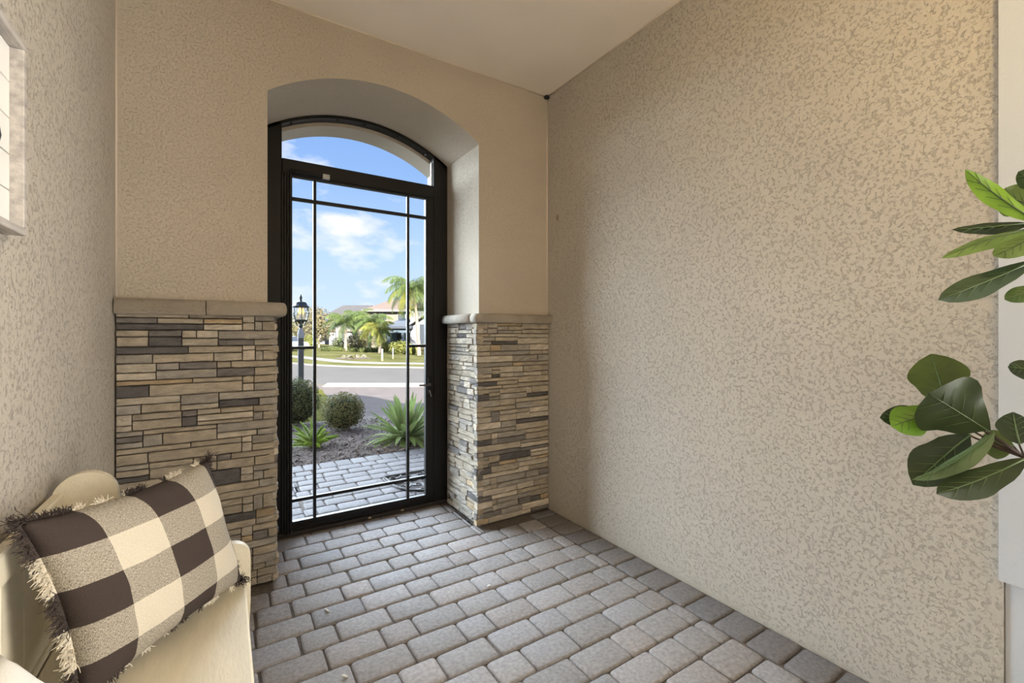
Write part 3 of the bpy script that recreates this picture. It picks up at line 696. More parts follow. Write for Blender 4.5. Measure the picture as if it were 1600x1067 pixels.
lamp('pendant_light', 'POINT', (PX, PY, 2.37), (0, 0, 0), 27, (1.0, .73, .30), shadow_soft_size=.07)

# small pale petals and grit on the paving
for i, (px, py, ln) in enumerate(((511, 955, .03), (539, 1058, .022), (764, 916, .02))):
    q = onG(px, py); mb = MB(); a = random.uniform(0, 6)
    pts = [(q.x + math.cos(a)*ln*t, q.y + math.sin(a)*ln*t, .004 + .004*math.sin(3*t)) for t in (-.5, -.2, .2, .5)]
    mb.tube(pts, [.001, .004, .0045, .0015], 6).build('fallen_petal', M['signwhite'], smooth=True, label=('thin white petal on the paver nearest the pillow', 'oval white petal on the paving at the bottom edge', 'white wisp of petal in the middle of the porch paving')[i], cat='petal', group='petals on the porch floor')
for i, (px, py) in enumerate(((578, 811), (629, 799))):
    q = onG(px, py); mb = MB()
    mb.tube([(q.x - .012, q.y, .006), (q.x, q.y + .003, .010), (q.x + .012, q.y - .002, .006)], [.002, .007, .001], 6).build('dry_leaf', mat('dry_leaf%d' % i, (.55, .42, .25), .8), label=('small dry leaf at the middle of the door sill', 'small dry leaf at the sill towards the right pillar')[i], cat='leaf', group='dry leaves by the sill')

# ================================================================== OUTSIDE
M['mulch'] = mat('dark_mulch', (.075, .055, .048), .95, var=.5, vscale=30, bump=.02, bscale=45)
M['chip'] = mat('bark_chip', (.15, .118, .102), .9, var=.7, vscale=9, detail=1)
M['grass'] = mat('lawn_grass', (.075, .080, .022), 1.0, spec=0, var=.25, vscale=1.2, bump=.03, bscale=14, col2=(.10, .094, .036))
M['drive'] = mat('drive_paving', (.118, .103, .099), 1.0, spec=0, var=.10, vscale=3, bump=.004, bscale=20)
M['road'] = mat('asphalt', (.100, .096, .093), 1.0, spec=0, var=.06, vscale=.8, bump=.004, bscale=30)
M['concrete'] = mat('pale_concrete', (.22, .216, .208), 1.0, spec=0, var=.05, vscale=.6)
# walkway with its pavers
walk = MB().box(-1.6, 3.6, 3.17, 4.62, -.2, -.012).build('walkway', M['sand'], label='paver walkway just outside the door', kind='structure')
random.seed(21)
def oc():
    k = random.uniform(.88, 1.1); return tuple(v * k for v in (.185, .178, .182))
OD = 0.1385
for k in range(9):
    y0 = 3.20 + OD * k
    js = extend([.468 + .214 * ((k * .37) % 1)], .468, 3.2, k)
    for a, b in zip(js, js[1:]): put_paver(walk, a, b, y0, y0 + OD, oc())
    put_paver(walk, .468 - .215, .468, y0 + .07, y0 + OD + .07, oc())
    put_paver(walk, .468 - .43, .468 - .215, y0, y0 + OD, oc())
x = -.1
while x < 3.1: put_paver(walk, x, x + .1435, 4.448, 4.448 + .205, oc()); x += .1435
# ground sheets follow the fall to the street
def sheet(name, poly, m, dz, label, **k):
    """poly in plan; cut in strips along y so that it follows the slope"""
    ys = sorted(set([p[1] for p in poly] + [y for y in (5, 15) if min(p[1] for p in poly) < y < max(p[1] for p in poly)]))
    mb = MB()
    def span(y):
        xs_ = []
        n = len(poly)
        for i in range(n):
            (x0, y0), (x1, y1) = poly[i], poly[(i+1) % n]
            if y0 == y1:
                if abs(y0 - y) < 1e-9: xs_ += [x0, x1]
            elif min(y0, y1) - 1e-9 <= y <= max(y0, y1) + 1e-9: xs_.append(x0 + (x1-x0) * (y-y0) / (y1-y0))
        return min(xs_), max(xs_)
    for a, b in zip(ys, ys[1:]):
        (a0, a1), (b0, b1) = span(a), span(b); za, zb = gz(a) + dz, gz(b) + dz
        mb.add([(a0,a,za),(a1,a,za),(b1,b,zb),(b0,b,zb),(a0,a,za-.15),(a1,a,za-.15),(b1,b,zb-.15),(b0,b,zb-.15)],
               [(0,1,2,3),(4,7,6,5),(0,4,5,1),(1,5,6,2),(2,6,7,3),(3,7,4,0)])
    return mb.build(name, m, label=label, kind=k.get('kind', 'structure'))
def SD(r, d): return (r * CT + d * ST, -r * ST + d * CT)       # street frame: r to the right, d across the street
sheet('mulch_bed', [(-4, 4.655), (5, 4.655), (3.6, 7.2), (2.2, 7.8), (-4, 7.9)], M['mulch'], -.010, 'dark mulch bed between walkway and lawn')
sheet('near_lawn', [(-30, 7.91), (1.95, 7.91), (2.55, 14.4), (2.75, 16.0), (-30, 40)], M['grass'], -.02, 'strip of lawn left of the driveway')
sheet('driveway', [(1.96, 7.85), (14, 4.7), (14, 9), (2.8, 17.4), (2.6, 15)], M['drive'], -.03, 'pale paved driveway in the shade of the house')
def flat(name, pts, z, m, label, th=.2):
    n = len(pts); mb = MB(); mb.add([(*p, z) for p in pts] + [(*p, z - th) for p in pts], [tuple(range(n)), tuple(range(n, 2*n))[::-1]] + [(i, n+i, n+(i+1) % n, (i+1) % n) for i in range(n)])
    me = mb.mesh(name)
    return link(name, me, None, m, label=label, kind='structure')
G0 = -.6
flat('far_ground', [(-120, 200), (-120, 10), (-40, -40), (150, -60), (150, 200)], G0 - .16, M['grass'], 'wide grass ground beyond the street', .3)
farc = [SD(-40, 52), SD(-24, 37), SD(-17, 30.2), SD(-13.1, 27.2), SD(-11.8, 26.1), SD(-10, 25.2), SD(-8.4, 24.6), SD(-4.6, 24.0), SD(5, 23.4), SD(40, 22)]
nearc = [SD(40, 16.2), SD(5, 16.6), SD(-8, 16.8), SD(-12, 17.0), SD(-22, 20), SD(-48, 40)]
flat('street', farc + nearc, G0 - .04, M['road'], 'grey asphalt street running past the lawns')
flat('gutter', [SD(-6.85, 16.79), SD(40, 16.19), SD(40, 15.1), SD(-6.6, 15.7)], G0 - .005, M['concrete'], 'white concrete apron between driveway and street')
def ribbon(name, pts, wd, z, m, label, th=.15):
    mb = MB(); vs = []
    for i, p in enumerate(pts):
        a, b = Vector(pts[max(i-1, 0)]), Vector(pts[min(i+1, len(pts)-1)]); t = (b - a).normalized(); nn = Vector((-t.y, t.x)) * wd / 2; p = Vector(p)
        vs += [(*(p + nn), z), (*(p - nn), z), (*(p + nn), z - th), (*(p - nn), z - th)]
    fs = []
    for i in range(len(pts) - 1):
        a, b = 4*i, 4*i+4; fs += [(a, a+1, b+1, b), (a+1, a+3, b+3, b+1), (a+2, a, b, b+2), (a+3, a+2, b+2, b+3)]
    mb.add(vs, fs).build(name, m, label=label, kind='structure')
ribbon('curb', [Vector(p) + Vector((.08, .13)) for p in farc], .32, G0 + .02, M['concrete'], 'pale kerb along the far side of the street')
M['farlawn'] = mat('far_lawn_grass', (.075, .077, .028), 1.0, spec=0, var=.22, vscale=.5, bump=.03, bscale=10, col2=(.10, .096, .044))
flat('far_lawn', [(p[0] + .15, p[1] + .25) for p in farc] + [SD(60, 60), SD(20, 75), SD(-60, 75)], G0 - .01, M['farlawn'], 'sunlit lawn in front of the far houses')
ribbon('sidewalk', [SD(-19, 37), SD(-15.3, 33.6), SD(-13.5, 31.6), SD(-11, 29.0), SD(-9.5, 28.0), SD(-7.7, 27.4), SD(-5.6, 27.15), SD(6, 26.6), SD(40, 25)], 1.0, G0 + .02, M['concrete'], 'curving pale sidewalk across the far lawn')

# bark chips
random.seed(5); mb = MB()
for _ in range(9000):
    y = 4.66 + (random.random() ** 1.4) * 2.9; x = random.uniform(-.6, 3.4); l = random.uniform(.012, .035); wd = l * random.uniform(.25, .6); a = random.uniform(0, 6.28); t = random.gauss(0, .35)
    u = Vector((math.cos(a), math.sin(a), math.sin(t))) * l / 2; v = Vector((-math.sin(a), math.cos(a), random.gauss(0, .5))) * wd / 2; c = Vector((x, y, gz(y) + random.uniform(-.004, .010)))
    h = Vector((0, 0, .004)); mb.add([c-u-v, c+u-v, c+u+v, c-u+v, c+h], [(0, 1, 4), (1, 2, 4), (2, 3, 4), (3, 0, 4)])
mb.build('bark_mulch', M['chip'], label='loose bark chips covering the planting bed', cat='mulch', kind='stuff')

# scrolled door mat outside
dm = empty('door_mat', (1.33, 3.60, 0), label='dark scrollwork door mat outside the door, by the right pillar', cat='door mat')
M['rubber'] = mat('black_rubber', (.035, .034, .034), .6)
mx0, my0, mx1, my1 = 1.16, 3.34, 1.75, 3.86
rim = [(mx0 + (mx1-mx0)*.5 + (mx1-mx0)*.5*math.cos(a), my0 + .30 - .30*math.sin(a), .010) for a in [math.pi*i/20 for i in range(21)]]
kc(MB().tube(rim + [(mx0, my1 - .16, .010), (mx0, my1, .010), (mx1, my1, .010), (mx1, my1 - .16, .010), rim[0]], .010, 6), 'rim', M['rubber'], dm)
for i in range(5):
    for j in range(4):
        cx, cy = mx0 + .065 + i * .115, my0 + .07 + j * .13
        if (cx - (mx0+mx1)/2)**2 / .27**2 + (min(cy, my0 + .3) - my0 - .3)**2 / .28**2 > 1: continue
        sg_ = 1 if (i + j) % 2 else -1; pts = [(cx + sg_*(.008 + .0043*k)*math.cos(k*.55 + i), cy + (.008 + .0043*k)*math.sin(k*.55 + i), .009) for k in range(12)]
        kc(MB().tube(pts, .0065, 5), 'scroll', M['rubber'], dm)

# lamp post
lb = onG(470, 655); lb.z = gz(lb.y); ld = 7.55
post = empty('lamp_post', lb, label='dark garden lamp post with a lit glass lantern in the mulch bed', cat='lamp post')
Z = lambda py: CAMH + (HORY - py) / FPX * ld - lb.z       # height above the foot
M['postm'] = mat('grey_post_paint', (.075, .08, .085), .5, spec=.5); M['lant'] = mat('dark_green_black_metal', (.025, .033, .035), .45, spec=.5)
MB().lathe([(.065, 0), (.065, .06), (.047, .09), (.047, Z(525))], 16).build('pole', M['postm'], post, smooth=False)
MB().lathe([(.050, Z(528)), (.052, Z(521)), (.040, Z(517)), (.022, Z(512))], 16).build('collar', mat('pale_grey_collar', (.35, .37, .42), .5), post)
MB().lathe([(.020, Z(514)), (.032, Z(509)), (.024, Z(506)), (.060, Z(502.5)), (.105, Z(501)), (.105, Z(499.5))], 16).build('lantern_base', M['lant'], post)
MB().lathe([(.088, Z(500)), (.112, Z(494)), (.124, Z(488)), (.120, Z(482)), (.104, Z(479))], 20).build('lantern_glass', glass('lantern_glass', .12), post, smooth=True)
MB().lathe([(.132, Z(480.5)), (.136, Z(478.5)), (.105, Z(476)), (.080, Z(472)), (.035, Z(470)), (.014, Z(468.5)), (.022, Z(465.5)), (.018, Z(463)), (.012, Z(462)), (.004, Z(459.5))], 16).build('lantern_roof', M['lant'], post)
for i in range(6):
    a = i * math.pi / 3 + .5; c_, s_ = math.cos(a), math.sin(a)
    MB().tube([(c_*r_, s_*r_, Z(p_)) for r_, p_ in ((.06, 509), (.10, 501), (.117, 494), (.129, 488), (.125, 482), (.110, 479))], .0065, 6).build('lantern_rib', M['lant'], post)
for i in range(3):
    a = i * 2.1; cx, cy = .03*math.cos(a), .03*math.sin(a)
    MB().lathe([(.009, Z(499)), (.009, Z(491))], 8, (cx, cy)).build('candle_sleeve', mat('candle_white%d' % i, (.8, .78, .7), .6), post)
    MB().lathe([(.008, Z(491)), (.022, Z(488)), (.024, Z(485)), (.013, Z(482)), (.002, Z(480.5))], 10, (cx, cy)).build('bulb', emis('amber_bulb%d' % i, (1, .58, .20), 1.3), post, smooth=True)

# ---- foliage
def leafmat(name, col, col2, tr=.25, vs=7): return mat(name, col, .7, col2=col2, vscale=vs, detail=2, trans=tr, spec=.2)
def foliage(mb, c, rad, n, size, shell=.55, sq=1.0, aspect=.5, flat_top=0):
    c = Vector(c)
    for _ in range(n):
        d = Vector((random.gauss(0, 1), random.gauss(0, 1), random.gauss(0, 1))).normalized()
        rr = (shell + (1 - shell) * random.random() ** .6) * (1 + .10 * noise.noise(d * 3 + c))
        p = c + Vector((d.x*rad[0], d.y*rad[1], d.z*rad[2])) * rr
        nrm = (d + Vector((random.gauss(0, .5), random.gauss(0, .5), random.gauss(.1, .5)))).normalized(); u = nrm.orthogonal().normalized()
        u = Matrix.Rotation(random.uniform(0, 6.28), 3, nrm) @ u; v = nrm.cross(u); s = size * random.uniform(.6, 1.3)
        mb.add([p - u*s, p - v*s*aspect, p + u*s, p + v*s*aspect], [(0, 1, 2, 3)])
def shrub(name, base, rad, n, size, m, core, label, cat='shrub', group=None, stem=True):
    o = empty(name, base, label=label, cat=cat, group=group)
    mb = MB(); foliage(mb, (0, 0, rad[2] * .95), rad, n, size); mb.build('foliage', m, o)
    k = MB(); k.lathe([(rad[0]*.25, .02), (rad[0]*.62, rad[2]*.35), (rad[0]*.72, rad[2]*.9), (rad[0]*.55, rad[2]*1.45), (rad[0]*.1, rad[2]*1.68)], 14); k.build('inner_twigs', core, o)
    return o
random.seed(11)
core = mat('twig_core', (.03, .034, .018), .95)
boxm = leafmat('clipped_leaf', (.10, .125, .045), (.22, .19, .08), .2, 12)
b = onG(536, 670); shrub('round_shrub', b, (.30, .30, .265), 5200, .016, boxm, core, 'round clipped shrub in the mulch between fern and spiky plant', group='clipped shrubs in the bed')
b = onG(463, 662); shrub('round_shrub', b, (.36, .34, .37), 5200, .018, leafmat('clipped_leaf_dark', (.08, .105, .04), (.15, .15, .06), .2, 12), core, 'taller clipped shrub behind the lamp post', group='clipped shrubs in the bed')
# foxtail fern: plumes of needles
def plume_mesh(L_, r, seed):
    rr = random.Random(seed); mb = MB(); K = 150
    P_ = lambda t: Vector((L_ * (t - .12*t*t), 0, L_ * (.10 * t - .22 * t * t)))
    mb.tube([P_(t/6) for t in range(7)], [.004, .0035, .003, .0025, .002, .0015, .001], 5)
    for i in range(K * 6):
        t = rr.random(); p = P_(t); a = rr.uniform(0, 6.28); w_ = r * math.sin(math.pi * min(1, .18 + .80*t)) ** .8 * rr.uniform(.6, 1.1)
        d = Vector((.55, math.cos(a), math.sin(a))).normalized(); q = p + d * w_; s = d.cross(Vector((1, 0, 0))).normalized() * .0035
        mb.add([p - s, p + s, q], [(0, 1, 2)])
    me = mb.mesh('frond'); return me
fernm = leafmat('foxtail_green', (.34, .42, .07), (.24, .35, .055), .35)
pm = [plume_mesh(.33, .040, s) for s in range(4)]
for me in pm: me.materials.append(fernm)
fb_ = onG(489, 697)
fern = empty('foxtail_fern', fb_, label='small bright green foxtail fern at the lamp post foot', cat='fern')
for i in range(24):
    az = i * 2.399; el = R(random.uniform(18, 80) if i > 8 else random.uniform(12, 35))
    o = link('frond', pm[i % 4], fern); o.rotation_euler = (0, -el, az); o.scale = (random.uniform(.8, 1.15),) * 3
# broad spiky plant
def blade_mesh(L_, wd, droop, seed):
    rr = random.Random(seed); mb = MB(); vs = []; n = 8
    for i in range(n + 1):
        t = i / n; w_ = wd * (.55 + .9*t) * (1 - t ** 3) if t < 1 else .0008
        c = Vector((L_ * (t - droop*.3*t*t), 0, L_ * (-droop * t * t * .5))); vs += [c + Vector((0, -w_/2, w_*.22)), c, c + Vector((0, w_/2, w_*.22))]
    fs = []
    for i in range(n): a, b = 3*i, 3*i+3; fs += [(a, a+1, b+1, b), (a+1, a+2, b+2, b+1)]
    return mb.add(vs, fs).mesh('blade', True)
agm = leafmat('spiky_leaf', (.135, .20, .062), (.23, .28, .11), .3, 5); agy = leafmat('spiky_leaf_yellow', (.24, .28, .09), (.17, .25, .075), .3, 5)
ab = onG(634, 689); ag = empty('spiky_plant', ab, label='large green plant with pointed strap leaves at the right of the bed', cat='plant')
bm_ = [blade_mesh(.54, .072, d_, i) for i, d_ in enumerate((.05, .2, .4, .7))]
for i, me in enumerate(bm_): me.materials.append(agm if i < 3 else agy)
for i in range(90):
    az = i * 2.399 + random.gauss(0, .15); f = i / 90; el = R(86 - 80 * f ** .8 + random.gauss(0, 4))
    o = link('blade', bm_[min(3, int(f * 4))], ag); o.rotation_euler = (0, -el, az); o.scale = (random.uniform(.8, 1.12), random.uniform(.8, 1.2), 1)
    o.location = (.03*math.cos(az), .03*math.sin(az), .03)
# small weedy plant at the right edge behind the door stile
wd_ = onG(672, 640); shrub('thin_shrub', (wd_.x + .05, wd_.y - .9, gz(wd_.y - .9)), (.13, .13, .42), 500, .022, boxm, mat('twig_core2', (.05, .04, .03), .9), 'thin leafy shrub showing past the door handle')

# ---- palms
def palm(base, h, crown, nf, fl, lean, mats, label, seed, droopy=1.0, tr=.14):
    rr = random.Random(seed); o = empty('palm_tree', base, label=label, cat='palm tree', group='palm trees by the far houses')
    top = Vector((lean[0], lean[1], h))
    MB().tube([(0, 0, 0), (lean[0]*.25, lean[1]*.25, h*.35), (lean[0]*.6, lean[1]*.6, h*.7), top], [tr*1.25, tr, tr*.9, tr*.75], 8).build('trunk', M['ptrunk'], o)
    for i in range(nf):
        az = i * 2.399 + rr.uniform(-.2, .2); f = (i + .5) / nf; e0 = R(82 - 95 * f); mb = MB(); L_ = fl * rr.uniform(.85, 1.12)
        pts = []; p = top.copy(); e_ = e0
        for k in range(11):
            pts.append(p.copy()); dr = Vector((math.cos(az)*math.cos(e_), math.sin(az)*math.cos(e_), math.sin(e_))); p = p + dr * L_ / 10; e_ -= R(11) * droopy
        mb.tube(pts, [.035 - .0028*k for k in range(11)], 4)
        for k in range(60):
            t = .12 + .88 * k / 60; q = t * 10; a = min(int(q), 9); b0 = pts[a].lerp(pts[a+1], q - a); tg = (pts[a+1] - pts[a]).normalized()
            for sd_ in (-1, 1):
                side = tg.cross(Vector((0, 0, 1))).normalized() * sd_
                l_ = fl * .26 * (math.sin(math.pi * (.15 + .8*t)) + .15) * rr.uniform(.8, 1.15)
                d = (side * .75 + tg * .55 + Vector((0, 0, rr.uniform(-1.1, -.2)))).normalized(); m1 = b0 + d * l_ * .55; e2 = m1 + (d + Vector((0, 0, -.8))).normalized() * l_ * .5
                wv = tg * .013; mb.add([b0 - wv, b0 + wv, m1 + wv*1.2, m1 - wv*1.2, e2], [(0, 1, 2, 3), (3, 2, 4)])
        mb.build('frond', mats[0 if f < .55 else (1 if rr.random() < .6 else 0)], o)
    return o
M['ptrunk'] = mat('palm_bark', (.22, .185, .155), .95, var=.25, vscale=6, stretch=(1, 1, 4))
pg, py_, pd_ = leafmat('palm_green', (.115, .16, .045), (.075, .11, .04), .3, 1.5), leafmat('palm_yellow', (.22, .22, .045), (.17, .19, .045), .35, 1.5), leafmat('palm_dark', (.07, .10, .045), (.045, .07, .035), .3, 1.5)
def GD(px, d): v = at(px, 520, d); return Vector((v.x, v.y, G0))
palm(GD(655, 37), 5.2, 1, 30, 3.1, (-.45, 0, 0), (pg, py_), 'tallest palm with shaggy crown in front of the blue porch', 3, 1.1)
palm(GD(577, 44.5), 2.8, 1, 24, 2.3, (.2, 0, 0), (pg, py_), 'palm with a short trunk in front of the two storey house', 4, 1.0)
palm(GD(540, 47), 2.9, 1, 22, 2.5, (0, .1, 0), (pg, pd_), 'palm in front of the white garages', 5, 1.0)
palm(GD(594, 41.5), 2.0, 1, 18, 2.0, (-.2, 0, 0), (py_, pg), 'yellow green palm beside the porch of the right house', 6, 1.1)
palm(GD(560, 53.5), 3.6, 1, 20, 2.2, (-.1, 0, 0), (pg, pd_), 'palm standing close to the dark roofed house', 8, 1.0)

# ---- houses
M['tile'] = mat('tan_roof_tile', (.115, .082, .066), .9, var=.12, vscale=2); M['tile2'] = mat('dark_roof_tile', (.054, .048, .047), .9, var=.12, vscale=2)
M['beige'] = mat('beige_house_wall', (.17, .153, .127), .9); M['hwhite'] = mat('white_house_wall', (.20, .20, .204), .9); M['bluegrey'] = mat('blue_grey_wall', (.085, .115, .15), .9); M['lav'] = mat('pale_lavender_wall', (.165, .172, .195), .9)
M['win'] = mat('dark_window', (.05, .06, .075), .15, spec=.6); M['dark'] = mat('dark_opening', (.04, .04, .045), .8)
def hip(mb, x0, x1, y0, y1, ze, zr, inset, ov=.5):
    x0 -= ov; x1 += ov; y0 -= ov; y1 += ov; ym = (y0 + y1) / 2
    mb.add([(x0,y0,ze),(x1,y0,ze),(x1,y1,ze),(x0,y1,ze),(x0,y0,ze-.22),(x1,y0,ze-.22),(x1,y1,ze-.22),(x0,y1,ze-.22),(x0+inset,ym,zr),(x1-inset,ym,zr)],
           [(0,1,9,8),(1,2,9),(2,3,8,9),(3,0,8),(4,7,6,5),(0,4,5,1),(1,5,6,2),(2,6,7,3),(3,7,4,0)])
def house(px, d, label):
    o = empty('house', GD(px, d), -TH, label=label, cat='house', group='houses across the street'); s = d / FPX; gy = HORY + 1.85 * FPX / d
    return o, (lambda q: (q - px) * s), (lambda q: (gy - q) * s)
def hb(o, name, m, x0, x1, y0, y1, z0, z1): return MB().box(x0, x1, y0, y1, z0, z1).build(name, m, o)
def window(o, x0, x1, z0, z1, y=0, fm=None):
    f = MB().box(x0 - .1, x1 + .1, y - .08, y + .05, z0 - .1, z0).box(x0 - .1, x1 + .1, y - .08, y + .05, z1, z1 + .1).box(x0 - .1, x0, y - .08, y + .05, z0, z1).box(x1, x1 + .1, y - .08, y + .05, z0, z1).build('window', fm or M['hwhite'], o)
    MB().box(x0, x1, y - .03, y + .03, z0, z1).build('pane', M['win'], f)
# two storey beige house
o, X, Zp = house(605, 58, 'two storey beige house with tan tiled roof')
hb(o, 'wall', M['beige'], X(573), X(655), 0, 9, 0, Zp(486)); mb = MB(); hip(mb, X(573), X(655), 0, 9, Zp(485), Zp(464), 2.4); mb.build('roof', M['tile'], o)
hb(o, 'fascia', M['hwhite'], X(567), X(660), -.6, -.45, Zp(487), Zp(484))
window(o, X(594), X(604), Zp(500), Zp(488)); window(o, X(622), X(633), Zp(500), Zp(488)); window(o, X(577), X(588), Zp(533), Zp(512))
hb(o, 'entry_ledge', M['beige'], X(574), X(612), -1.6, 0, Zp(506), Zp(502)); hb(o, 'entry_wall', M['beige'], X(576), X(606), -1.2, 0, 0, Zp(506))
window(o, X(598), X(603), Zp(540), Zp(518), -1.2)
# house with dark roof and white garages
o, X, Zp = house(540, 68, 'house with dark roof and white garage front')
hb(o, 'wall', M['hwhite'], X(514), X(572), 0, 9, 0, Zp(493)); mb = MB(); hip(mb, X(515), X(571), 0, 9, Zp(492), Zp(474), .9); mb.build('roof', M['tile2'], o)
for a, b in ((518, 528), (531, 543), (552, 566)): hb(o, 'garage_door', M['lav'], X(a), X(b), -.12, .02, 0, Zp(519))
window(o, X(532), X(541), Zp(508), Zp(498)); hb(o, 'garage_column', M['hwhite'], X(529) - .2, X(529) + .2, -.5, 0, 0, Zp(515)); hb(o, 'lintel', M['beige'], X(515), X(570), -.3, 0, Zp(518), Zp(515))
# low white fence house further left
o, X, Zp = house(503, 74, 'small white garage house at the left, behind the lamp post')
hb(o, 'wall', M['hwhite'], X(489), X(513), 0, 8, 0, Zp(517)); mb = MB(); hip(mb, X(489), X(513), 0, 8, Zp(517), Zp(505), 1.2); mb.build('roof', M['tile2'], o)
for a, b in ((492, 499), (503, 510)): hb(o, 'garage_door', M['lav'], X(a), X(b), -.1, .02, 0, Zp(524))
# blue porch house at the right
o, X, Zp = house(650, 46, 'blue grey porch house behind the tallest palm')
hb(o, 'wall', M['lav'], X(641), X(730), 0, 9, 0, Zp(478)); mb = MB(); hip(mb, X(641), X(730), 0, 9, Zp(478), Zp(440), 4); mb.build('roof', M['tile2'], o)
hb(o, 'porch_wall', M['bluegrey'], X(604), X(641), 1.6, 8, 0, Zp(512)); hb(o, 'porch_beam', M['bluegrey'], X(604), X(642), -.6, 1.6, Zp(520), Zp(511))
mb = MB(); hip(mb, X(604), X(641), -.6, 6, Zp(510), Zp(496), 1.2, .3); mb.build('porch_roof', mat('blue_grey_tile', (.055, .065, .085), .9), o)
for a, b in ((606, 612), (629, 633)): hb(o, 'porch_column', M['bluegrey'], X(a), X(b), -.5, -.1, 0, Zp(520))
hb(o, 'front_door', M['dark'], X(614), X(622), 1.52, 1.62, 0, Zp(520)); window(o, X(624), X(629), Zp(540), Zp(522), 1.6)
mb = MB(); mb.prism([(X(636), Zp(509)), (X(670), Zp(486)), (X(704), Zp(509)), (X(704), Zp(512)), (X(670), Zp(490)), (X(636), Zp(512))], 1, -.8, 2); mb.build('gable_rake', M['hwhite'], o)
window(o, X(656), X(672), Zp(541), Zp(507)); hb(o, 'garage_door', M['hwhite'], X(680), X(712), -.08, .02, 0, Zp(516))

# ---- bushes, hedges, trees on the far side
random.seed(17)
def bush(px, d, rx, rz, m, label, n=900, size=.09, cat='bush', ry=None, z0=0, name='bush'):
    g = GD(px, d); o = empty(name, g, label=label, cat=cat, group='planting by the far houses')
    mb = MB(); foliage(mb, (0, 0, rz * .85 + z0), (rx, ry or rx, rz), n, size, .35)
    mb.build('foliage', m, o)
    if z0: MB().tube([(0, 0, 0), (.05, 0, z0 * .6), (0, .05, z0 + rz * .4)], [.14, .11, .06], 7).build('trunk', M['ptrunk'], o)
    return o
hg, hy, hbr = leafmat('hedge_green', (.075, .10, .032), (.11, .13, .04), .2, 3), leafmat('hedge_yellow', (.19, .20, .05), (.14, .155, .04), .25, 3), leafmat('brown_bush', (.12, .10, .055), (.10, .112, .04), .2, 3)
bush(556, 49.5, 1.0, 1.1, hbr, 'brownish bush under the middle palms', 1600); bush(571, 51.5, 1.0, 1.2, hbr, 'wide brown green bush before the beige house', 1600); bush(531, 49, 1.0, .8, hg, 'low green bush by the white garages', 900)
bush(604, 43.5, .7, .55, hy, 'yellow green bush left of the two white stakes', 900); bush(625, 40, 1.1, .65, hy, 'bushy yellow green hedge before the blue porch', 1200); bush(643, 38.5, .5, .5, hy, 'low yellow bush at the foot of the tallest palm', 800)
bush(594, 53, .8, 1.1, hg, 'dark green bush beside the porch', 1100); bush(666, 39, .6, .55, hbr, 'small brown bush right of the tallest palm', 600)
for i, (px, d, rx, rz, z0, lb_) in enumerate(((462, 76, 3.0, 2.3, .8, 'olive tree behind the lamp lantern'), (481, 64, 2.4, 2.6, .9, 'brownish tree right of the lantern'), (498, 56, 2.0, 2.3, .9, 'brownish tree left of the palms'), (425, 66, 3.0, 2.6, 1, 'tree at the far left behind the door frame'))):
    bush(px, d, rx, rz, leafmat('tree_leaf%d' % i, (.13, .12, .06) if i in (1, 2) else (.14, .15, .042), (.16, .135, .08), .25, 1), lb_, 1500, .17, 'tree', z0=z0, name='tree')
bush(482, 52, 1.2, .9, hy, 'light green bush by the left street', 900)
# hedge line, one clipped hedge per run
for px0, px1, d, m_, lb_ in ((500, 540, 46, hg, 'low hedge in front of the left garages'), (541, 600, 44, hg, 'low dark hedge below the middle palms')):
    a, b_ = GD(px0, d), GD(px1, d); o = empty('hedge', (a + b_) / 2, -TH, label=lb_, cat='hedge', group='planting by the far houses'); mb = MB(); ln = (b_ - a).length / 2
    foliage(mb, (0, 0, .15), (ln, .5, .3), 1600, .08, .2); mb.build('foliage', m_, o)
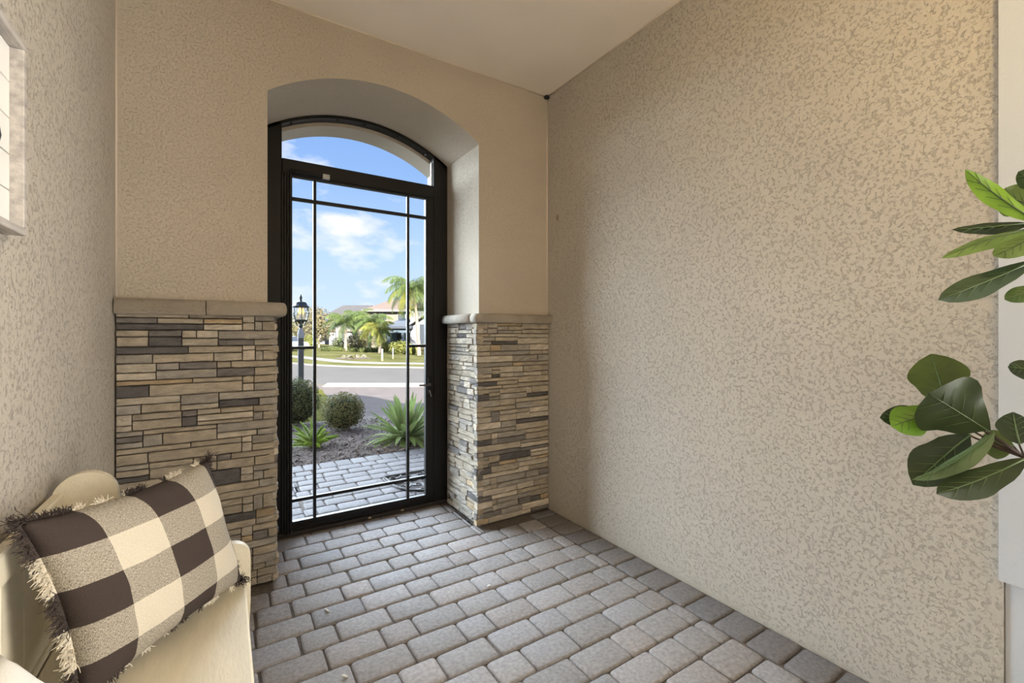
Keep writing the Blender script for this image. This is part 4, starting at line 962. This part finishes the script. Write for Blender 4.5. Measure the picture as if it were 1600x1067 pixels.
# stakes on the lawn
for px, y0, y1, lb_ in ((597, 564, 545, 'thicker white stake on the far lawn'), (614, 561, 543, 'thinner white stake on the far lawn')):
    g = onG(px, y0); d = g.x*ST + g.y*CT; h = (y0 - y1) / FPX * d; wv = .055 if px == 597 else .035
    o = MB().cbox(-wv, wv, -wv, wv, 0, h, .012).build('stake', mat('stake_white%d' % px, (.30, .29, .27), .8), loc=g, label=lb_, cat='stake', group='stakes on the far lawn')
    MB().cbox(-wv*1.05, wv*1.05, -wv*1.05, wv*1.05, 0, h * .22, .01).build('painted_foot', mat('stake_yellow%d' % px, (.27, .22, .11), .8), o)
# planted patch on the far lawn
g = onG(552, 560); flat('planting_patch', [(g.x + 1.3*math.cos(a)*CT + .9*math.sin(a)*ST, g.y - 1.3*math.cos(a)*ST + .9*math.sin(a)*CT) for a in [i*.3927 for i in range(16)]], G0 + .03, M['mulch'], 'round mulch patch on the far lawn', .06)
for i in range(7):
    a = i * .9; p = (g.x + math.cos(a)*(.3 + .12*i), g.y + math.sin(a)*.5, G0 + .03); mb = MB(); foliage(mb, (0, 0, .12), (.2, .2, .15), 60, .06, .2)
    o = empty('flower_clump', p, label='small pale flower clump on the round mulch patch', cat='flower', group='flower clumps on the mulch patch'); mb.build('foliage', hbr if i % 2 else mat('pale_flower%d' % i, (.22, .21, .16), .9), o)
# parked car at the far left, mostly hidden by the door frame
c = empty('car', GD(447, 47), -TH - .3, label='white car parked on the far left street edge', cat='car'); cw = mat('white_car_paint', (.25, .25, .26), .25, spec=.5)
MB().prism([(-2.2, .30), (-2.25, .70), (-1.9, .88), (-1.2, .95), (1.0, .98), (2.0, .85), (2.2, .62), (2.15, .30)], 1, -.88, .88).build('body', cw, c)
MB().prism([(-1.35, .94), (-.75, 1.42), (.55, 1.45), (1.25, .96)], 1, -.74, .74).build('cabin', M['win'], c)
MB().prism([(-.80, 1.42), (-.70, 1.47), (.50, 1.49), (.58, 1.45)], 1, -.72, .72).build('car_roof', cw, c)
for xw in (-1.4, 1.35):
    for yw in (-.86, .70): MB().tube([(xw, yw, .31), (xw, yw + .16, .31)], .31, 18).build('wheel', M['rubber'], c)
